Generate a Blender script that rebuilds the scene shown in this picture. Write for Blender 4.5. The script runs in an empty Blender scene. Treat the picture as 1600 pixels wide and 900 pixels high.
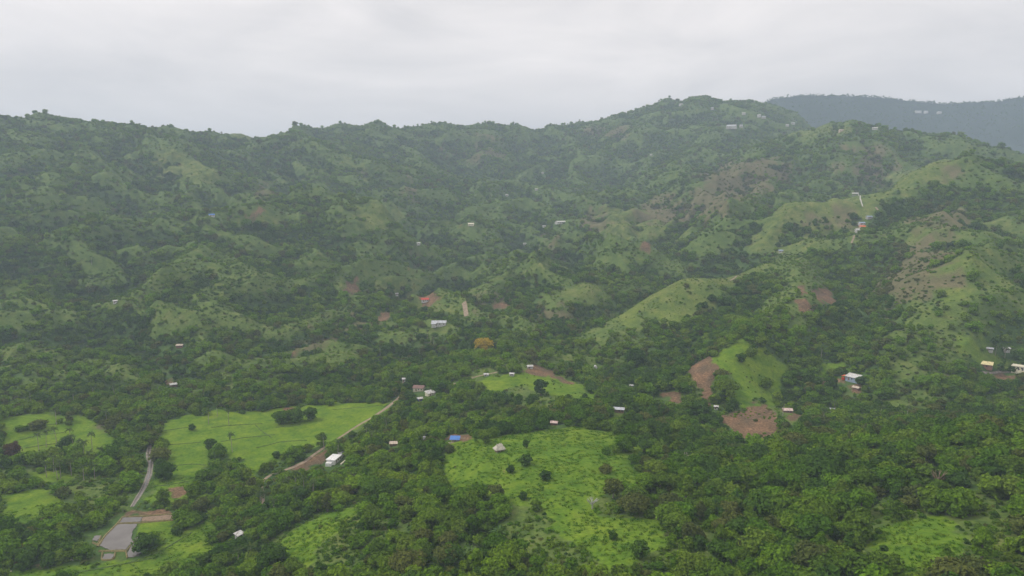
import bpy, math, random
import numpy as np
from mathutils import Vector, Matrix
random.seed(7)
RNG = np.random.default_rng(11)
S = bpy.context.scene
COL = S.collection

# ------------------------------------------------------------------ camera, world, sun, exposure
CAMZ, PITCH, F = 200.0, math.radians(8.0), 1081.0          # F: focal length in pixels of a 1600 px wide frame
cam = bpy.data.cameras.new('camera'); cam.sensor_width = 36.0; cam.lens = 36.0 * F / 1600.0
cam.clip_start = 1.0; cam.clip_end = 30000.0
camo = bpy.data.objects.new('camera', cam); COL.objects.link(camo)
camo.location = (0, 0, CAMZ); camo.rotation_euler = (math.radians(90) - PITCH, 0, 0)
S.camera = camo
S.view_settings.view_transform = 'Standard'; S.view_settings.look = 'None'
S.view_settings.exposure = 0.45; S.view_settings.gamma = 1.0
S.render.engine = 'CYCLES'
cy = S.cycles
cy.use_denoising = True
cy.max_bounces = 5; cy.diffuse_bounces = 2; cy.glossy_bounces = 2; cy.transmission_bounces = 3
cy.transparent_max_bounces = 6; cy.volume_bounces = 1; cy.sample_clamp_indirect = 4.0

SUN_EL, SUN_AZ = math.radians(46), math.radians(-78)        # azimuth from +Y (view direction) towards +X
w = bpy.data.worlds.new('World'); S.world = w; w.use_nodes = True
nt = w.node_tree; nt.nodes.clear()
N = nt.nodes.new; Lk = nt.links.new
out = N('ShaderNodeOutputWorld'); bg = N('ShaderNodeBackground'); bg.inputs['Strength'].default_value = 0.1
sky = N('ShaderNodeTexSky'); sky.sky_type = 'NISHITA'; sky.sun_disc = False
sky.sun_elevation = SUN_EL; sky.sun_rotation = SUN_AZ
tc = N('ShaderNodeTexCoord')
mp = N('ShaderNodeMapping'); mp.inputs['Scale'].default_value = (1.7, 1.7, 7.0)
Lk(tc.outputs['Generated'], mp.inputs['Vector'])
nz = N('ShaderNodeTexNoise'); nz.inputs['Scale'].default_value = 1.5; nz.inputs['Detail'].default_value = 6; nz.inputs['Roughness'].default_value = 0.55
nz.inputs['Distortion'].default_value = 0.5
Lk(mp.outputs['Vector'], nz.inputs['Vector'])
rp = N('ShaderNodeValToRGB')
rp.color_ramp.elements[0].position = 0.30; rp.color_ramp.elements[0].color = (0.715, 0.685, 0.675, 1)
rp.color_ramp.elements[1].position = 0.66; rp.color_ramp.elements[1].color = (1.0, 0.935, 0.90, 1)
Lk(nz.outputs['Fac'], rp.inputs['Fac'])
sc_ = N('ShaderNodeVectorMath'); sc_.operation = 'SCALE'; sc_.inputs['Scale'].default_value = 8.35
Lk(rp.outputs['Color'], sc_.inputs[0])
mx = N('ShaderNodeMix'); mx.data_type = 'RGBA'; mx.inputs[0].default_value = 0.95
Lk(sky.outputs['Color'], mx.inputs[6]); Lk(sc_.outputs[0], mx.inputs[7])
Lk(mx.outputs[2], bg.inputs['Color']); Lk(bg.outputs[0], out.inputs['Surface'])

sun = bpy.data.lights.new('sun', 'SUN'); sun.energy = 1.5; sun.angle = math.radians(12); sun.color = (1.0, 0.96, 0.9)
suno = bpy.data.objects.new('sun', sun); COL.objects.link(suno)
sd = Vector((math.sin(SUN_AZ) * math.cos(SUN_EL), math.cos(SUN_AZ) * math.cos(SUN_EL), math.sin(SUN_EL)))
suno.rotation_euler = sd.to_track_quat('Z', 'Y').to_euler()
suno.location = (0, 0, 1500)

HAZE_DENSITY = 0.000195
HAZE_COLOR = (0.67, 0.79, 0.98)

# ------------------------------------------------------------------ noise in numpy
def _hash(ix, iy, seed):
    h = (ix.astype(np.int64) * 374761393 + iy.astype(np.int64) * 668265263 + seed * 1442695041) & 0xffffffff
    h = ((h ^ (h >> 13)) * 1274126177) & 0xffffffff
    h = h ^ (h >> 16)
    return (h & 0xffff) / 65535.0
def perlin(x, y, seed=0):
    x = np.asarray(x, float); y = np.asarray(y, float)
    x0 = np.floor(x); y0 = np.floor(y); fx = x - x0; fy = y - y0
    sx = fx * fx * fx * (fx * (fx * 6 - 15) + 10); sy = fy * fy * fy * (fy * (fy * 6 - 15) + 10)
    def g(dx, dy):
        a = _hash(x0 + dx, y0 + dy, seed) * 2 * np.pi
        return np.cos(a) * (fx - dx) + np.sin(a) * (fy - dy)
    n0 = g(0, 0) * (1 - sx) + g(1, 0) * sx; n1 = g(0, 1) * (1 - sx) + g(1, 1) * sx
    return (n0 * (1 - sy) + n1 * sy) * 1.5
def fbm(x, y, L, octv=4, seed=0, gain=0.5):
    s = 0; a = 1; t = 0
    for o in range(octv):
        s = s + a * perlin(x / L + 17.3 * o, y / L - 9.1 * o, seed + o); t += a; a *= gain; L = L / 2.03
    return s / t
def sstep(a, b, x):
    t = np.clip((x - a) / (b - a), 0, 1); return t * t * (3 - 2 * t)

# ------------------------------------------------------------------ terrain: surveyed points, then ridge relief between them
CT, ST = math.cos(PITCH), math.sin(PITCH)
def etan(v):
    b = (450 - v) / F
    return (-ST + b * CT) / (CT + b * ST)
def P(u, v, Y, dz=0.0):
    b = (450 - v) / F
    k = Y / (CT + b * ST)
    return ((u - 800) / F * k, Y, CAMZ + Y * etan(v) + dz)
def Vz(u, v, z):                                             # a point at height z below the drone
    return P(u, v, z / etan(v))

G_ = []
for a in [(20,890,-166),(150,880,-166),(200,830,-166),(250,800,-165.5),(120,780,-166),(50,760,-166),(30,690,-165),(130,680,-164),(235,730,-166),(300,760,-165),(300,700,-164),
          (380,720,-164.5),(400,680,-164),(450,690,-164),(560,640,-162),(500,650,-163),(300,650,-163),(600,625,-161),(-250,760,-163),(-250,880,-163),(100,840,-166),(280,850,-165),
          (1170,655,-150),(1180,690,-150),(1332,590,-140),(1230,645,-146),(1560,570,-138),(1040,625,-148),(1100,650,-149)]:
    G_.append(Vz(*a))
for a in [  # u, v, distance, minus the canopy height
    # central hill
    (800,900,225,0),(900,800,270,0),(850,720,325,0),(770,690,362,0),(960,650,415,0),(720,690,365,0),(950,720,330,0),(1000,800,265,0),(1050,720,330,-7),(830,640,440,-6),(830,580,560,0),
    (960,625,455,0),(760,590,545,0),(720,640,450,-8),(600,760,321,-7),(550,720,378,-7),(480,760,344,-7),(420,800,317,-7),(350,870,281,-7),(450,870,268,0),(520,800,307,-2),
    (600,880,239,-7),(700,820,260,-7),(640,600,560,0),
    # near slope at lower right
    (1100,700,333,-8),(1200,700,318,-7),(1400,685,305,-7),(1600,650,314,-7),(1300,800,237,-7),(1600,800,210,-7),(1450,850,208,0),(1600,900,169,-7),(1200,900,198,-7),(1000,880,223,0),
    (1300,640,437,-7),(1400,640,437,-7),(1560,605,474,-7),(1450,620,452,-7),(930,600,519,-7),(980,570,566,-7),(1850,650,310,-7),(1850,850,190,-7),
    # right hill
    (1100,640,455,0),(1100,590,490,0),(1110,560,511,0),(1150,530,535,0),(1190,500,569,-5),(1230,460,653,0),(1250,420,740,-7),(1230,390,810,-7),(1280,460,640,0),(1300,520,565,-7),
    (1400,500,558,-7),(1400,420,660,-6),(1450,400,704,0),(1500,480,562,-6),(1590,480,562,-6),(1590,400,725,-6),(1400,340,853,-6),(1500,320,940,-6),(1600,330,877,-6),(1800,400,800,-6),(1800,520,560,-6),
    (960,500,700,0),(1000,470,720,0),(1060,439,770,0),(1130,430,800,0),(1200,402,850,0),(1250,384,880,-5),(1300,372,910,0),(1340,360,940,0),(1375,318,990,0),(1340,304,1010,0),
    (1200,340,1050,0),(1260,325,1040,0),(1100,370,1080,0),(1370,290,1060,0),(1420,270,1100,0),(1470,246,1150,0),(1550,300,1120,-5),
    # valley behind and the brown-patched slope
    (1000,430,850,-7),(950,450,820,-7),(900,480,780,-5),(930,445,860,0),(1050,400,980,-6),(1150,385,960,-6),(900,420,1020,-6),(850,390,1180,-6),(930,350,1300,0),(1000,330,1350,0),
    (1050,350,1250,0),(1000,380,1150,0),(1080,300,1400,0),(1130,290,1420,0),(1200,300,1330,-4),(1200,250,1500,0),(1290,230,1480,-4),(1400,240,1420,-5),(1340,265,1400,-5),(1280,300,1230,-6),
    (1150,250,1700,-4),(1230,207,1650,0),(1290,191,1650,0),(1350,198,1600,0),(1430,204,1500,-6),(1500,211,1420,-6),(1550,228,1400,-6),(1600,245,1380,-6),(1700,290,1350,0),
    (1145,200,2100,0),(1190,184,2150,0),(1100,230,1900,-6),(1000,230,2050,-6),(1000,280,1750,-6),(1100,265,1700,-5),
    # middle basin
    (830,260,2100,-6),(750,260,2000,-5),(650,250,1900,-5),(700,300,1650,-5),(800,320,1550,-6),(880,300,1700,-6),(900,260,1950,-6),(640,300,1500,0),(560,245,1750,0),(600,290,1550,-5),
    (530,230,1800,-6),(720,350,1450,0),(650,350,1350,-5),(560,340,1300,-5),(480,320,1350,-6),(400,330,1300,0),(440,280,1500,-6),(400,250,1600,-6),(330,260,1450,-5),(255,222,1450,0),
    (215,260,1380,0),(300,250,1420,0),(345,270,1380,0),(255,290,1300,0),(180,250,1400,-6),(100,240,1350,-6),(0,240,1300,-6),(100,300,1150,-6),(0,310,1100,-6),(200,310,1180,-6),
    (300,330,1150,-6),(30,380,900,-7),(150,390,900,-7),(250,400,920,-7),(330,400,850,-6),(340,460,740,-7),(430,430,850,-6),(500,400,950,-6),(450,370,1050,-6),(600,400,1020,-6),
    (650,420,980,-5),(550,460,850,-5),(670,470,830,0),(620,430,950,0),(700,400,1100,-6),(760,420,1000,-6),(780,370,1250,-6),(850,350,1400,0),(800,470,820,-7),(740,490,760,0),
    (850,530,680,-5),(750,540,650,-6),(680,560,620,-5),(560,530,680,-6),(450,520,700,-6),(400,560,620,-5),(250,540,650,-7),(100,560,600,-7),(0,560,580,-7),(0,480,700,-7),(150,480,730,-7),
    (30,620,500,-8),(150,620,510,-6),(300,600,560,-4),(450,600,560,-5),(550,590,580,-6),(-250,560,580,-7),(-250,400,850,-7),(-250,300,1100,-6),
]:
    G_.append(P(*a))
SKYL = [(-250,195,1500),(-100,188,1500),(0,184,1500),(40,182,1500),(100,189,1550),(170,186,1600),(210,193,1620),(250,200,1650),(300,197,1750),(330,205,1780),(370,208,1850),(430,206,2000),
        (470,203,2050),(520,200,2100),(570,191,2150),(630,197,2250),(690,195,2350),(735,189,2400),(790,198,2500),(840,208,2650),(880,204,2550),(930,190,2450),(1000,173,2400),
        (1060,161,2350),(1100,156,2300),(1180,156,2300),(1260,190,2350)]
for u, v, Y in SKYL:
    G_.append(P(u, v, Y, -8))
    x, y, z = P(u, v, Y); k = (Y + 420) / Y
    G_.append((x * k, y * k, z - 130))
    k = (Y + 900) / Y
    G_.append((x * k, y * k, 120))
for u, Y, z in [(1350,2300,140),(1500,2200,120),(1650,2000,110),(1850,1900,120),(1850,1350,190)]:
    G_.append((((u - 800) / F) * Y, Y, z))
for x, y, z in [(-120,60,75),(0,60,85),(120,60,100),(-60,130,62),(60,120,82),(-120,180,42),(0,170,72),(-260,150,36),(260,100,110),(150,150,92),(-400,300,36),(-800,600,60),(900,500,80),(-300,60,40)]:
    G_.append((x, y, z))
SPINE = [(960,500,700),(1000,470,720),(1060,439,770),(1130,430,800),(1200,402,850),(1250,384,880),(1300,372,910),(1340,360,940),(1375,318,990),(1420,272,1090),(1470,246,1150)]
SPUR = [(1120,572,508),(1150,530,535),(1190,500,569),(1215,472,620),(1235,440,690),(1245,412,770),(1240,392,830)]
CREST = []
for ln, dr, bk in ((SPINE, 0.055, 1.10), (SPUR, 0.03, 1.09)):
    for (u0, v0, y0), (u1, v1, y1) in zip(ln[:-1], ln[1:]):
        for e in (0.0, 0.5):
            q = P(u0 + (u1 - u0) * e, v0 + (v1 - v0) * e, y0 + (y1 - y0) * e, -1.0); CREST.append(q[:2])
            G_.append(q)
            sx = -0.035 if ln is SPUR else -0.03                # the far flank drops away to the left behind the crest
            if ln is SPUR or not 1150 < u0 < 1375: G_.append((q[0] * bk + sx * q[1], q[1] * bk, q[2] - dr * q[1]))
            if ln is SPUR: G_.append((q[0] + 0.085 * q[1], q[1] * 0.99, q[2] - 0.045 * q[1]))
CREST = np.array(CREST)
G_ = np.array(G_)
OY = -100.0
def warp(x, y):
    return np.arctan2(x, y - OY), np.log(np.hypot(x, y - OY))
def relief(x, y):
    r = np.hypot(x, y)
    wx = x + 60 * fbm(x, y, 300, 2, 71); wy = y + 60 * fbm(x, y, 300, 2, 72)
    a1 = sstep(430, 1250, r)
    r1 = 1 - np.abs(fbm(wx, wy, 420, 2, 5)) * 2.2
    r2 = 1 - np.abs(fbm(wx, wy, 190, 2, 15)) * 2.2
    r3 = 1 - np.abs(fbm(wx, wy, 85, 2, 25)) * 2.2
    far_ = 1 - 0.5 * sstep(1250, 1700, r)
    z = a1 * (42 * r1 + far_ * (44 * r2 + 19 * r3))
    flank = sstep(520, 700, r) * (1 - a1)
    z = z + flank * (15 * r2 + 8 * r3) + 1.6 * fbm(x, y, 60, 3, 33) * sstep(180, 400, r) * (0.35 + sstep(500, 700, r)) + 0.25 * fbm(x, y, 12, 2, 44)
    dmin = np.full(np.shape(x), 1e9)
    for cx_, cy_ in CREST: dmin = np.minimum(dmin, (x - cx_) ** 2 + (y - cy_) ** 2)
    return z * (1 - 0.72 * np.exp(-dmin / 130.0 ** 2))
cs, ct_ = warp(G_[:, 0], G_[:, 1])
def _phi(d2): return np.sqrt(d2 + 0.045 ** 2)
n = len(G_)
A = np.zeros((n + 3, n + 3))
A[:n, :n] = _phi((cs[:, None] - cs[None]) ** 2 + (ct_[:, None] - ct_[None]) ** 2) - np.eye(n) * 0.006
A[:n, n:] = np.c_[np.ones(n), cs, ct_]; A[n:, :n] = A[:n, n:].T
rhs = np.r_[G_[:, 2] - relief(G_[:, 0], G_[:, 1]), 0, 0, 0]
W = np.linalg.solve(A, rhs)
def height_raw(x, y):
    s, t = warp(x, y); o = np.empty_like(s)
    for i in range(0, len(s), 40000):
        a, b = s[i:i + 40000], t[i:i + 40000]
        o[i:i + 40000] = _phi((a[:, None] - cs) ** 2 + (b[:, None] - ct_) ** 2) @ W[:n] + W[n] + W[n + 1] * a + W[n + 2] * b
    z = o + relief(x, y)
    r = np.hypot(x, y)
    far = sstep(2900, 3600, r)
    z = np.maximum(z, 25 + 0 * z) * (1 - far) + 90 * far
    # pond terrace: levelled ground
    px, py, pz = POND
    lev = 1 - sstep(26, 60, np.hypot((x - px), (y - py)))
    return z * (1 - lev) + pz * lev
POND = Vz(200, 838, -166)
NPH, NR = 760, 820
PH = np.linspace(-math.radians(62), math.radians(62), NPH)
LR = np.linspace(math.log(70), math.log(8200), NR)
LRM = math.log(3300)
# most rings are spent where the photograph sees the ground
LR = np.r_[np.linspace(math.log(70), math.log(240), 50, endpoint=False), np.linspace(math.log(240), LRM, 740, endpoint=False), np.linspace(LRM, math.log(8200), 30)]
PHg, LRg = np.meshgrid(PH, LR)
GX = np.exp(LRg) * np.sin(PHg); GY = OY + np.exp(LRg) * np.cos(PHg)
GZ = height_raw(GX.ravel(), GY.ravel()).reshape(GX.shape)
def height(x, y):
    x = np.atleast_1d(np.asarray(x, float)); y = np.atleast_1d(np.asarray(y, float))
    s, t = warp(x, y)
    fi = np.clip((s - PH[0]) / (PH[1] - PH[0]), 0, NPH - 1.001)
    fj = np.clip(np.interp(t, LR, np.arange(NR)), 0, NR - 1.001)
    i = fi.astype(int); j = fj.astype(int); a = fi - i; b = fj - j
    return (GZ[j, i] * (1 - a) + GZ[j, i + 1] * a) * (1 - b) + (GZ[j + 1, i] * (1 - a) + GZ[j + 1, i + 1] * a) * b
_ts = np.exp(np.linspace(math.log(120), math.log(3600), 1500))
def hit(u, v):
    """where the line of sight through a point of the photograph meets the ground"""
    b = (450 - v) / F; a = (u - 800) / F
    k = _ts / (CT + b * ST)
    x = a * k; z = CAMZ + _ts * etan(v)
    h = height(x, _ts)
    ix = np.nonzero(h >= z)[0]
    if len(ix) == 0: ix = [int(np.argmin((z - h) / _ts))]
    j = ix[0]
    if j > 0:
        d0 = (z - h)[j - 1]; d1 = (z - h)[j]; tt = d0 / (d0 - d1 + 1e-9) if d1 <= 0 else 0.5
        Y = _ts[j - 1] + (_ts[j] - _ts[j - 1]) * np.clip(tt, 0, 1)
    else: Y = _ts[0]
    x = float(a * Y / (CT + b * ST))
    return x, float(Y), float(height(x, Y)[0])
def project(x, y, z):
    yc = y * CT - (z - CAMZ) * ST; zc = y * ST + (z - CAMZ) * CT
    return 800 + F * x / yc, 450 - F * zc / yc
def poly(*uv): return np.array([hit(u, v)[:2] for u, v in uv])
def blob(u, v, ru, rv, k=12, jag=0.25, seed=0):
    r_ = random.Random(seed + int(u * 7 + v))
    return poly(*[(u + ru * math.cos(t) * (1 + jag * (r_.random() - .5)), v + rv * math.sin(t) * (1 + jag * (r_.random() - .5))) for t in np.linspace(0, 2 * math.pi, k, endpoint=False)])
def inside(pg, x, y):
    x = np.asarray(x); y = np.asarray(y); o = np.zeros(x.shape, bool)
    m = (x >= pg[:, 0].min()) & (x <= pg[:, 0].max()) & (y >= pg[:, 1].min()) & (y <= pg[:, 1].max())
    if not m.any(): return o
    xs, ys = x[m], y[m]; c = np.zeros(xs.shape, bool)
    for i in range(len(pg)):
        x1, y1 = pg[i]; x2, y2 = pg[i - 1]
        if y1 == y2: continue
        c ^= ((y1 > ys) != (y2 > ys)) & (xs < (x2 - x1) * (ys - y1) / (y2 - y1) + x1)
    o[m] = c; return o
def anyin(pgs, x, y, jit=0.0):
    if jit:
        r = np.hypot(x, y); j = jit * r
        qx, qy = x / r * 900, np.log(r) * 900
        x = x + j * fbm(qx, qy, 22, 3, 91, .65); y = y + j * 1.6 * fbm(qx, qy, 22, 3, 92, .65)
    o = np.zeros(np.shape(x), bool)
    for p in pgs: o |= inside(p, x, y)
    return o

# ------------------------------------------------------------------ land cover
MEADOW = [poly((0,655),(60,645),(150,655),(190,690),(150,722),(100,700),(40,720),(0,700)),
    poly((250,662),(300,648),(420,640),(500,630),(600,626),(606,638),(560,668),(520,690),(440,715),(390,745),(372,722),(330,700),(320,745),(275,792),(222,786),(250,730),(255,700)),
    poly((0,892),(120,885),(215,872),(260,850),(330,800),(345,850),(275,905),(0,915)),
    poly((0,770),(70,762),(110,792),(70,815),(0,822)),
    poly((215,818),(272,812),(275,838),(245,850),(222,836),(208,842)),
    poly((700,690),(760,684),(840,672),(900,668),(985,646),(1005,700),(1018,758),(1000,770),(960,765),(925,790),(930,805),(1030,812),(1045,860),(960,893),(870,832),(860,800),(790,785),(745,765),(700,765),(690,722)),
    poly((725,602),(800,580),(850,578),(900,598),(985,640),(900,622),(830,604),(760,614)),
    poly((1360,835),(1400,815),(1480,805),(1510,850),(1450,905),(1370,905)),
    poly((440,842),(530,792),(560,800),(505,850),(470,905),(410,905)),
    poly((1090,575),(1150,528),(1195,535),(1200,570),(1180,640),(1150,632),(1145,590)),
    poly((1200,560),(1240,570),(1225,610),(1200,640),(1190,600)),
    poly((930,505),(1000,466),(1060,437),(1140,427),(1165,432),(1140,448),(1060,458),(1010,480),(980,515)),
    poly((1138,426),(1170,413),(1200,400),(1250,381),(1300,370),(1306,380),(1255,392),(1208,413),(1160,440)),
    poly((1010,500),(1050,470),(1110,460),(1120,480),(1050,520)),
    poly((1190,348),(1340,302),(1370,290),(1440,255),(1478,246),(1500,275),(1440,292),(1385,325),(1330,362),(1300,385),(1215,398),(1160,390)),
    poly((255,221),(352,270),(320,292),(250,285),(200,270)), poly((150,243),(195,238),(205,262),(160,262)),
    poly((350,208),(400,207),(395,225),(350,222)), poly((1225,210),(1290,191),(1335,198),(1320,215),(1240,225)),
    poly((520,235),(545,245),(585,275),(575,285),(540,262)),
    blob(620,450,45,16), blob(690,482,45,9), blob(730,357,22,8), blob(250,505,35,14), blob(590,340,45,25), blob(560,450,40,12),
    blob(910,455,35,14), blob(1490,470,12,20), blob(1565,568,30,10), blob(1450,370,35,15), blob(990,345,70,25), blob(480,265,25,12),
    blob(1300,575,20,14), blob(430,650,20,8), blob(60,745,30,8), blob(1580,670,30,12), blob(90,745,35,10),
    blob(860,420,40,12), blob(1060,370,30,12), blob(420,345,35,10), blob(1520,545,25,20), blob(1560,360,30,22)]
OLIVE = [blob(1135,290,40,42), blob(1200,275,30,28), blob(1245,260,30,16), blob(1365,262,32,26), blob(1310,270,20,14), blob(930,348,30,14), blob(860,382,16,14), blob(640,297,17,12), blob(755,235,25,18),
    blob(1430,415,65,40), blob(1400,455,40,25), blob(1040,330,45,25), blob(1480,280,30,20), blob(690,240,20,12), blob(490,535,35,12), blob(1290,345,60,18), blob(950,210,35,10), blob(860,215,22,8), blob(1420,435,50,25),
    blob(560,508,30,10), blob(420,300,16,16), blob(180,660,25,8), blob(1480,345,40,20), blob(760,470,30,12), blob(1100,330,25,22), blob(650,410,10,12), blob(1480,580,18,14), blob(660,545,25,10), blob(870,490,35,14)]
SOIL = [poly((392,336),(397,324),(408,322),(412,332),(402,340),(384,341)), poly((538,458),(545,440),(560,432),(564,440),(555,452),(552,463),(540,465)), poly((648,468),(662,462),(682,468),(686,477),(670,480),(655,475)),
    poly((1085,600),(1075,582),(1092,563),(1118,568),(1122,585),(1112,600),(1112,632),(1100,630),(1100,608)), poly((1028,614),(1060,608),(1066,630),(1072,636),(1050,628)),
    poly((1125,652),(1150,640),(1170,628),(1200,634),(1215,650),(1222,665),(1205,692),(1160,686),(1140,670)),
    poly((1272,452),(1296,452),(1306,466),(1296,474),(1276,470)), poly((1246,448),(1260,446),(1264,460),(1248,462)), poly((1244,468),(1262,468),(1262,486),(1246,486)),
    poly((817,578),(835,573),(862,577),(868,586),(830,586)), poly((862,584),(895,598),(890,602),(860,588)), poly((690,687),(700,680),(735,678),(742,686),(720,690)),
    poly((480,720),(500,706),(512,705),(505,722),(480,733),(450,738),(465,728)), blob(1240,652,14,6), blob(455,640,14,4), blob(262,596,14,5), blob(1300,598,22,6), blob(1340,606,8,5), blob(1010,385,10,7),
    poly((262,762),(300,757),(296,772),(270,776)), blob(466,552,10,3), blob(600,496,14,5), blob(780,478,14,5), poly((200,797),(270,797),(268,805),(193,807)), poly((718,352),(735,348),(742,352),(730,356)), blob(640,420,5,9),
    poly((1540,575),(1590,578),(1600,585),(1545,582)), poly((728,474),(731,474),(732,492),(727,494)), blob(45,884,28,4)]
THIN = [poly((800,775),(1070,785),(1120,840),(1110,908),(780,908),(760,850)), poly((1290,800),(1400,770),(1560,760),(1610,800),(1600,908),(1330,908)), poly((430,830),(600,780),(640,830),(560,908),(400,908)),
    poly((700,640),(800,600),(880,600),(960,640),(900,655),(760,668)), poly((60,740),(220,740),(210,790),(120,800))]
POLYBLUR = 0.020
def cover(x, y):
    x = np.asarray(x, float); y = np.asarray(y, float)
    return anyin(MEADOW, x, y, POLYBLUR), anyin(OLIVE, x, y, 0.06), anyin(SOIL, x, y, 0.016)

# ------------------------------------------------------------------ helpers for objects
def tag(o, label=None, cat=None, group=None, kind=None):
    if label: o['label'] = label
    if cat: o['category'] = cat
    if group: o['group'] = group
    if kind: o['kind'] = kind
    return o
def link(name, data, parent=None, loc=None, rz=None):
    o = bpy.data.objects.new(name, data); COL.objects.link(o)
    if parent: o.parent = parent
    if loc is not None: o.location = loc
    if rz is not None: o.rotation_euler = (0, 0, rz)
    return o
class MB:
    def __init__(s): s.v = []; s.f = []; s.m = []
    def add(s, vs, fs, m=0):
        k = len(s.v); s.v += [tuple(q) for q in vs]; s.f += [tuple(k + i for i in f) for f in fs]; s.m += [m] * len(fs)
    def box(s, x0, y0, z0, x1, y1, z1, m=0):
        s.add([(x0,y0,z0),(x1,y0,z0),(x1,y1,z0),(x0,y1,z0),(x0,y0,z1),(x1,y0,z1),(x1,y1,z1),(x0,y1,z1)], [(3,2,1,0),(4,5,6,7),(0,1,5,4),(1,2,6,5),(2,3,7,6),(3,0,4,7)], m)
    def slab(s, quad, t, m=0):                              # a thin plate: quad plus thickness along its normal
        q = [Vector(p) for p in quad]; nrm = (q[1] - q[0]).cross(q[2] - q[0]).normalized() * t
        s.add(q + [p - nrm for p in q], [(0,1,2,3),(7,6,5,4),(0,4,5,1),(1,5,6,2),(2,6,7,3),(3,7,4,0)], m)
    def tube(s, pts, rad, k=6, m=0):
        rings = []
        for i, p in enumerate(pts):
            p = Vector(p); a = Vector(pts[max(0, i - 1)]); b = Vector(pts[min(len(pts) - 1, i + 1)])
            d = (b - a).normalized(); side = d.cross(Vector((0.31, 0.95, 0.1))).normalized(); up = side.cross(d)
            rings.append([p + (side * math.cos(t) + up * math.sin(t)) * rad[i] for t in [2 * math.pi * q / k for q in range(k)]])
        vs = [q for r in rings for q in r]
        fs = [(i * k + j, i * k + (j + 1) % k, (i + 1) * k + (j + 1) % k, (i + 1) * k + j) for i in range(len(pts) - 1) for j in range(k)]
        fs.append(tuple((len(pts) - 1) * k + j for j in range(k)))
        s.add(vs, fs, m)
    def mesh(s, name, *mats):
        me = bpy.data.meshes.new(name); me.from_pydata(s.v, [], s.f)
        for m in mats: me.materials.append(m)
        if any(s.m): me.polygons.foreach_set('material_index', s.m)
        me.update(); return me

# ------------------------------------------------------------------ materials
def nodes_of(m):
    m.use_nodes = True; t = m.node_tree; t.nodes.clear(); return t, t.nodes.new, t.links.new
def mixc(N, L, fac, a, b, blend='MIX'):
    q = N('ShaderNodeMix'); q.data_type = 'RGBA'; q.blend_type = blend
    for sock, val in ((q.inputs[0], fac), (q.inputs[6], a), (q.inputs[7], b)):
        if isinstance(val, (int, float)): sock.default_value = val
        elif isinstance(val, tuple): sock.default_value = (*val, 1)
        else: L(val, sock)
    return q.outputs[2]
def noise(N, L, scale, detail=3, vec=None, rough=0.55):
    q = N('ShaderNodeTexNoise'); q.inputs['Scale'].default_value = scale; q.inputs['Detail'].default_value = detail; q.inputs['Roughness'].default_value = rough
    if vec is not None: L(vec, q.inputs['Vector'])
    return q.outputs['Fac']
def ramp(N, L, fac, *stops):
    q = N('ShaderNodeValToRGB'); e = q.color_ramp.elements
    while len(e) < len(stops): e.new(0.5)
    for el, (p, c) in zip(e, stops): el.position = p; el.color = (*c, 1) if len(c) == 3 else c
    L(fac, q.inputs['Fac']); return q.outputs['Color']
def plain(name, col, rough=0.8, var=0.18, scale=0.6, spec=0.3, metal=0.0, rust=0.0):
    m = bpy.data.materials.new(name); t, N, L = nodes_of(m)
    o = N('ShaderNodeOutputMaterial'); b = N('ShaderNodeBsdfPrincipled'); L(b.outputs[0], o.inputs[0])
    g = N('ShaderNodeNewGeometry')
    nf = noise(N, L, scale, 4, g.outputs['Position'])
    lo = tuple(c * (1 - var) for c in col); hi = tuple(min(1, c * (1 + var)) for c in col)
    cc = ramp(N, L, nf, (0.3, lo), (0.7, hi))
    if rust:
        mpr = N('ShaderNodeMapping'); mpr.inputs['Scale'].default_value = (1.3, 0.35, 0.35); L(g.outputs['Position'], mpr.inputs['Vector'])
        cc = mixc(N, L, ramp(N, L, noise(N, L, 0.9, 4, mpr.outputs['Vector']), (0.5, (0, 0, 0)), (0.72, (rust, rust, rust))), cc, (0.20, 0.125, 0.08))
    L(cc, b.inputs['Base Color'])
    b.inputs['Roughness'].default_value = rough; b.inputs['Specular IOR Level'].default_value = spec; b.inputs['Metallic'].default_value = metal
    return m
def foliage(name, cols, trans=0.3):
    m = bpy.data.materials.new(name); t, N, L = nodes_of(m)
    o = N('ShaderNodeOutputMaterial'); d = N('ShaderNodeBsdfDiffuse'); tr = N('ShaderNodeBsdfTranslucent'); ms = N('ShaderNodeMixShader'); ms.inputs[0].default_value = trans
    oi = N('ShaderNodeObjectInfo'); g = N('ShaderNodeNewGeometry')
    base = ramp(N, L, oi.outputs['Random'], *[(i / max(1, len(cols) - 1), c) for i, c in enumerate(cols)])
    big = noise(N, L, 0.02, 2, g.outputs['Position'])
    c1 = mixc(N, L, 1.0, base, ramp(N, L, big, (0.32, (0.82, 0.86, 0.88)), (0.68, (1.2, 1.12, 0.9))), 'MULTIPLY')
    fine = noise(N, L, 1.1, 3, g.outputs['Position'])
    c2 = mixc(N, L, 1.0, c1, ramp(N, L, fine, (0.33, (0.55, 0.62, 0.6)), (0.66, (1.38, 1.32, 1.1))), 'MULTIPLY')  # random leaf tone, its contrast raised to paint self-shadow into the foliage
    L(c2, d.inputs['Color']); L(c2, tr.inputs['Color'])
    L(d.outputs[0], ms.inputs[1]); L(tr.outputs[0], ms.inputs[2]); L(ms.outputs[0], o.inputs[0])
    return m
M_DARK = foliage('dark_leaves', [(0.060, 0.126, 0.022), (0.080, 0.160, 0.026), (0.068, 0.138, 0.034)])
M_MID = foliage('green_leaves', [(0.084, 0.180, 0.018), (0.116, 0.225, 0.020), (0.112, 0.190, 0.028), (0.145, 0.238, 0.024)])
M_LIGHT = foliage('yellow_green_leaves', [(0.130, 0.260, 0.022), (0.172, 0.285, 0.026), (0.160, 0.240, 0.036)])
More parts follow.
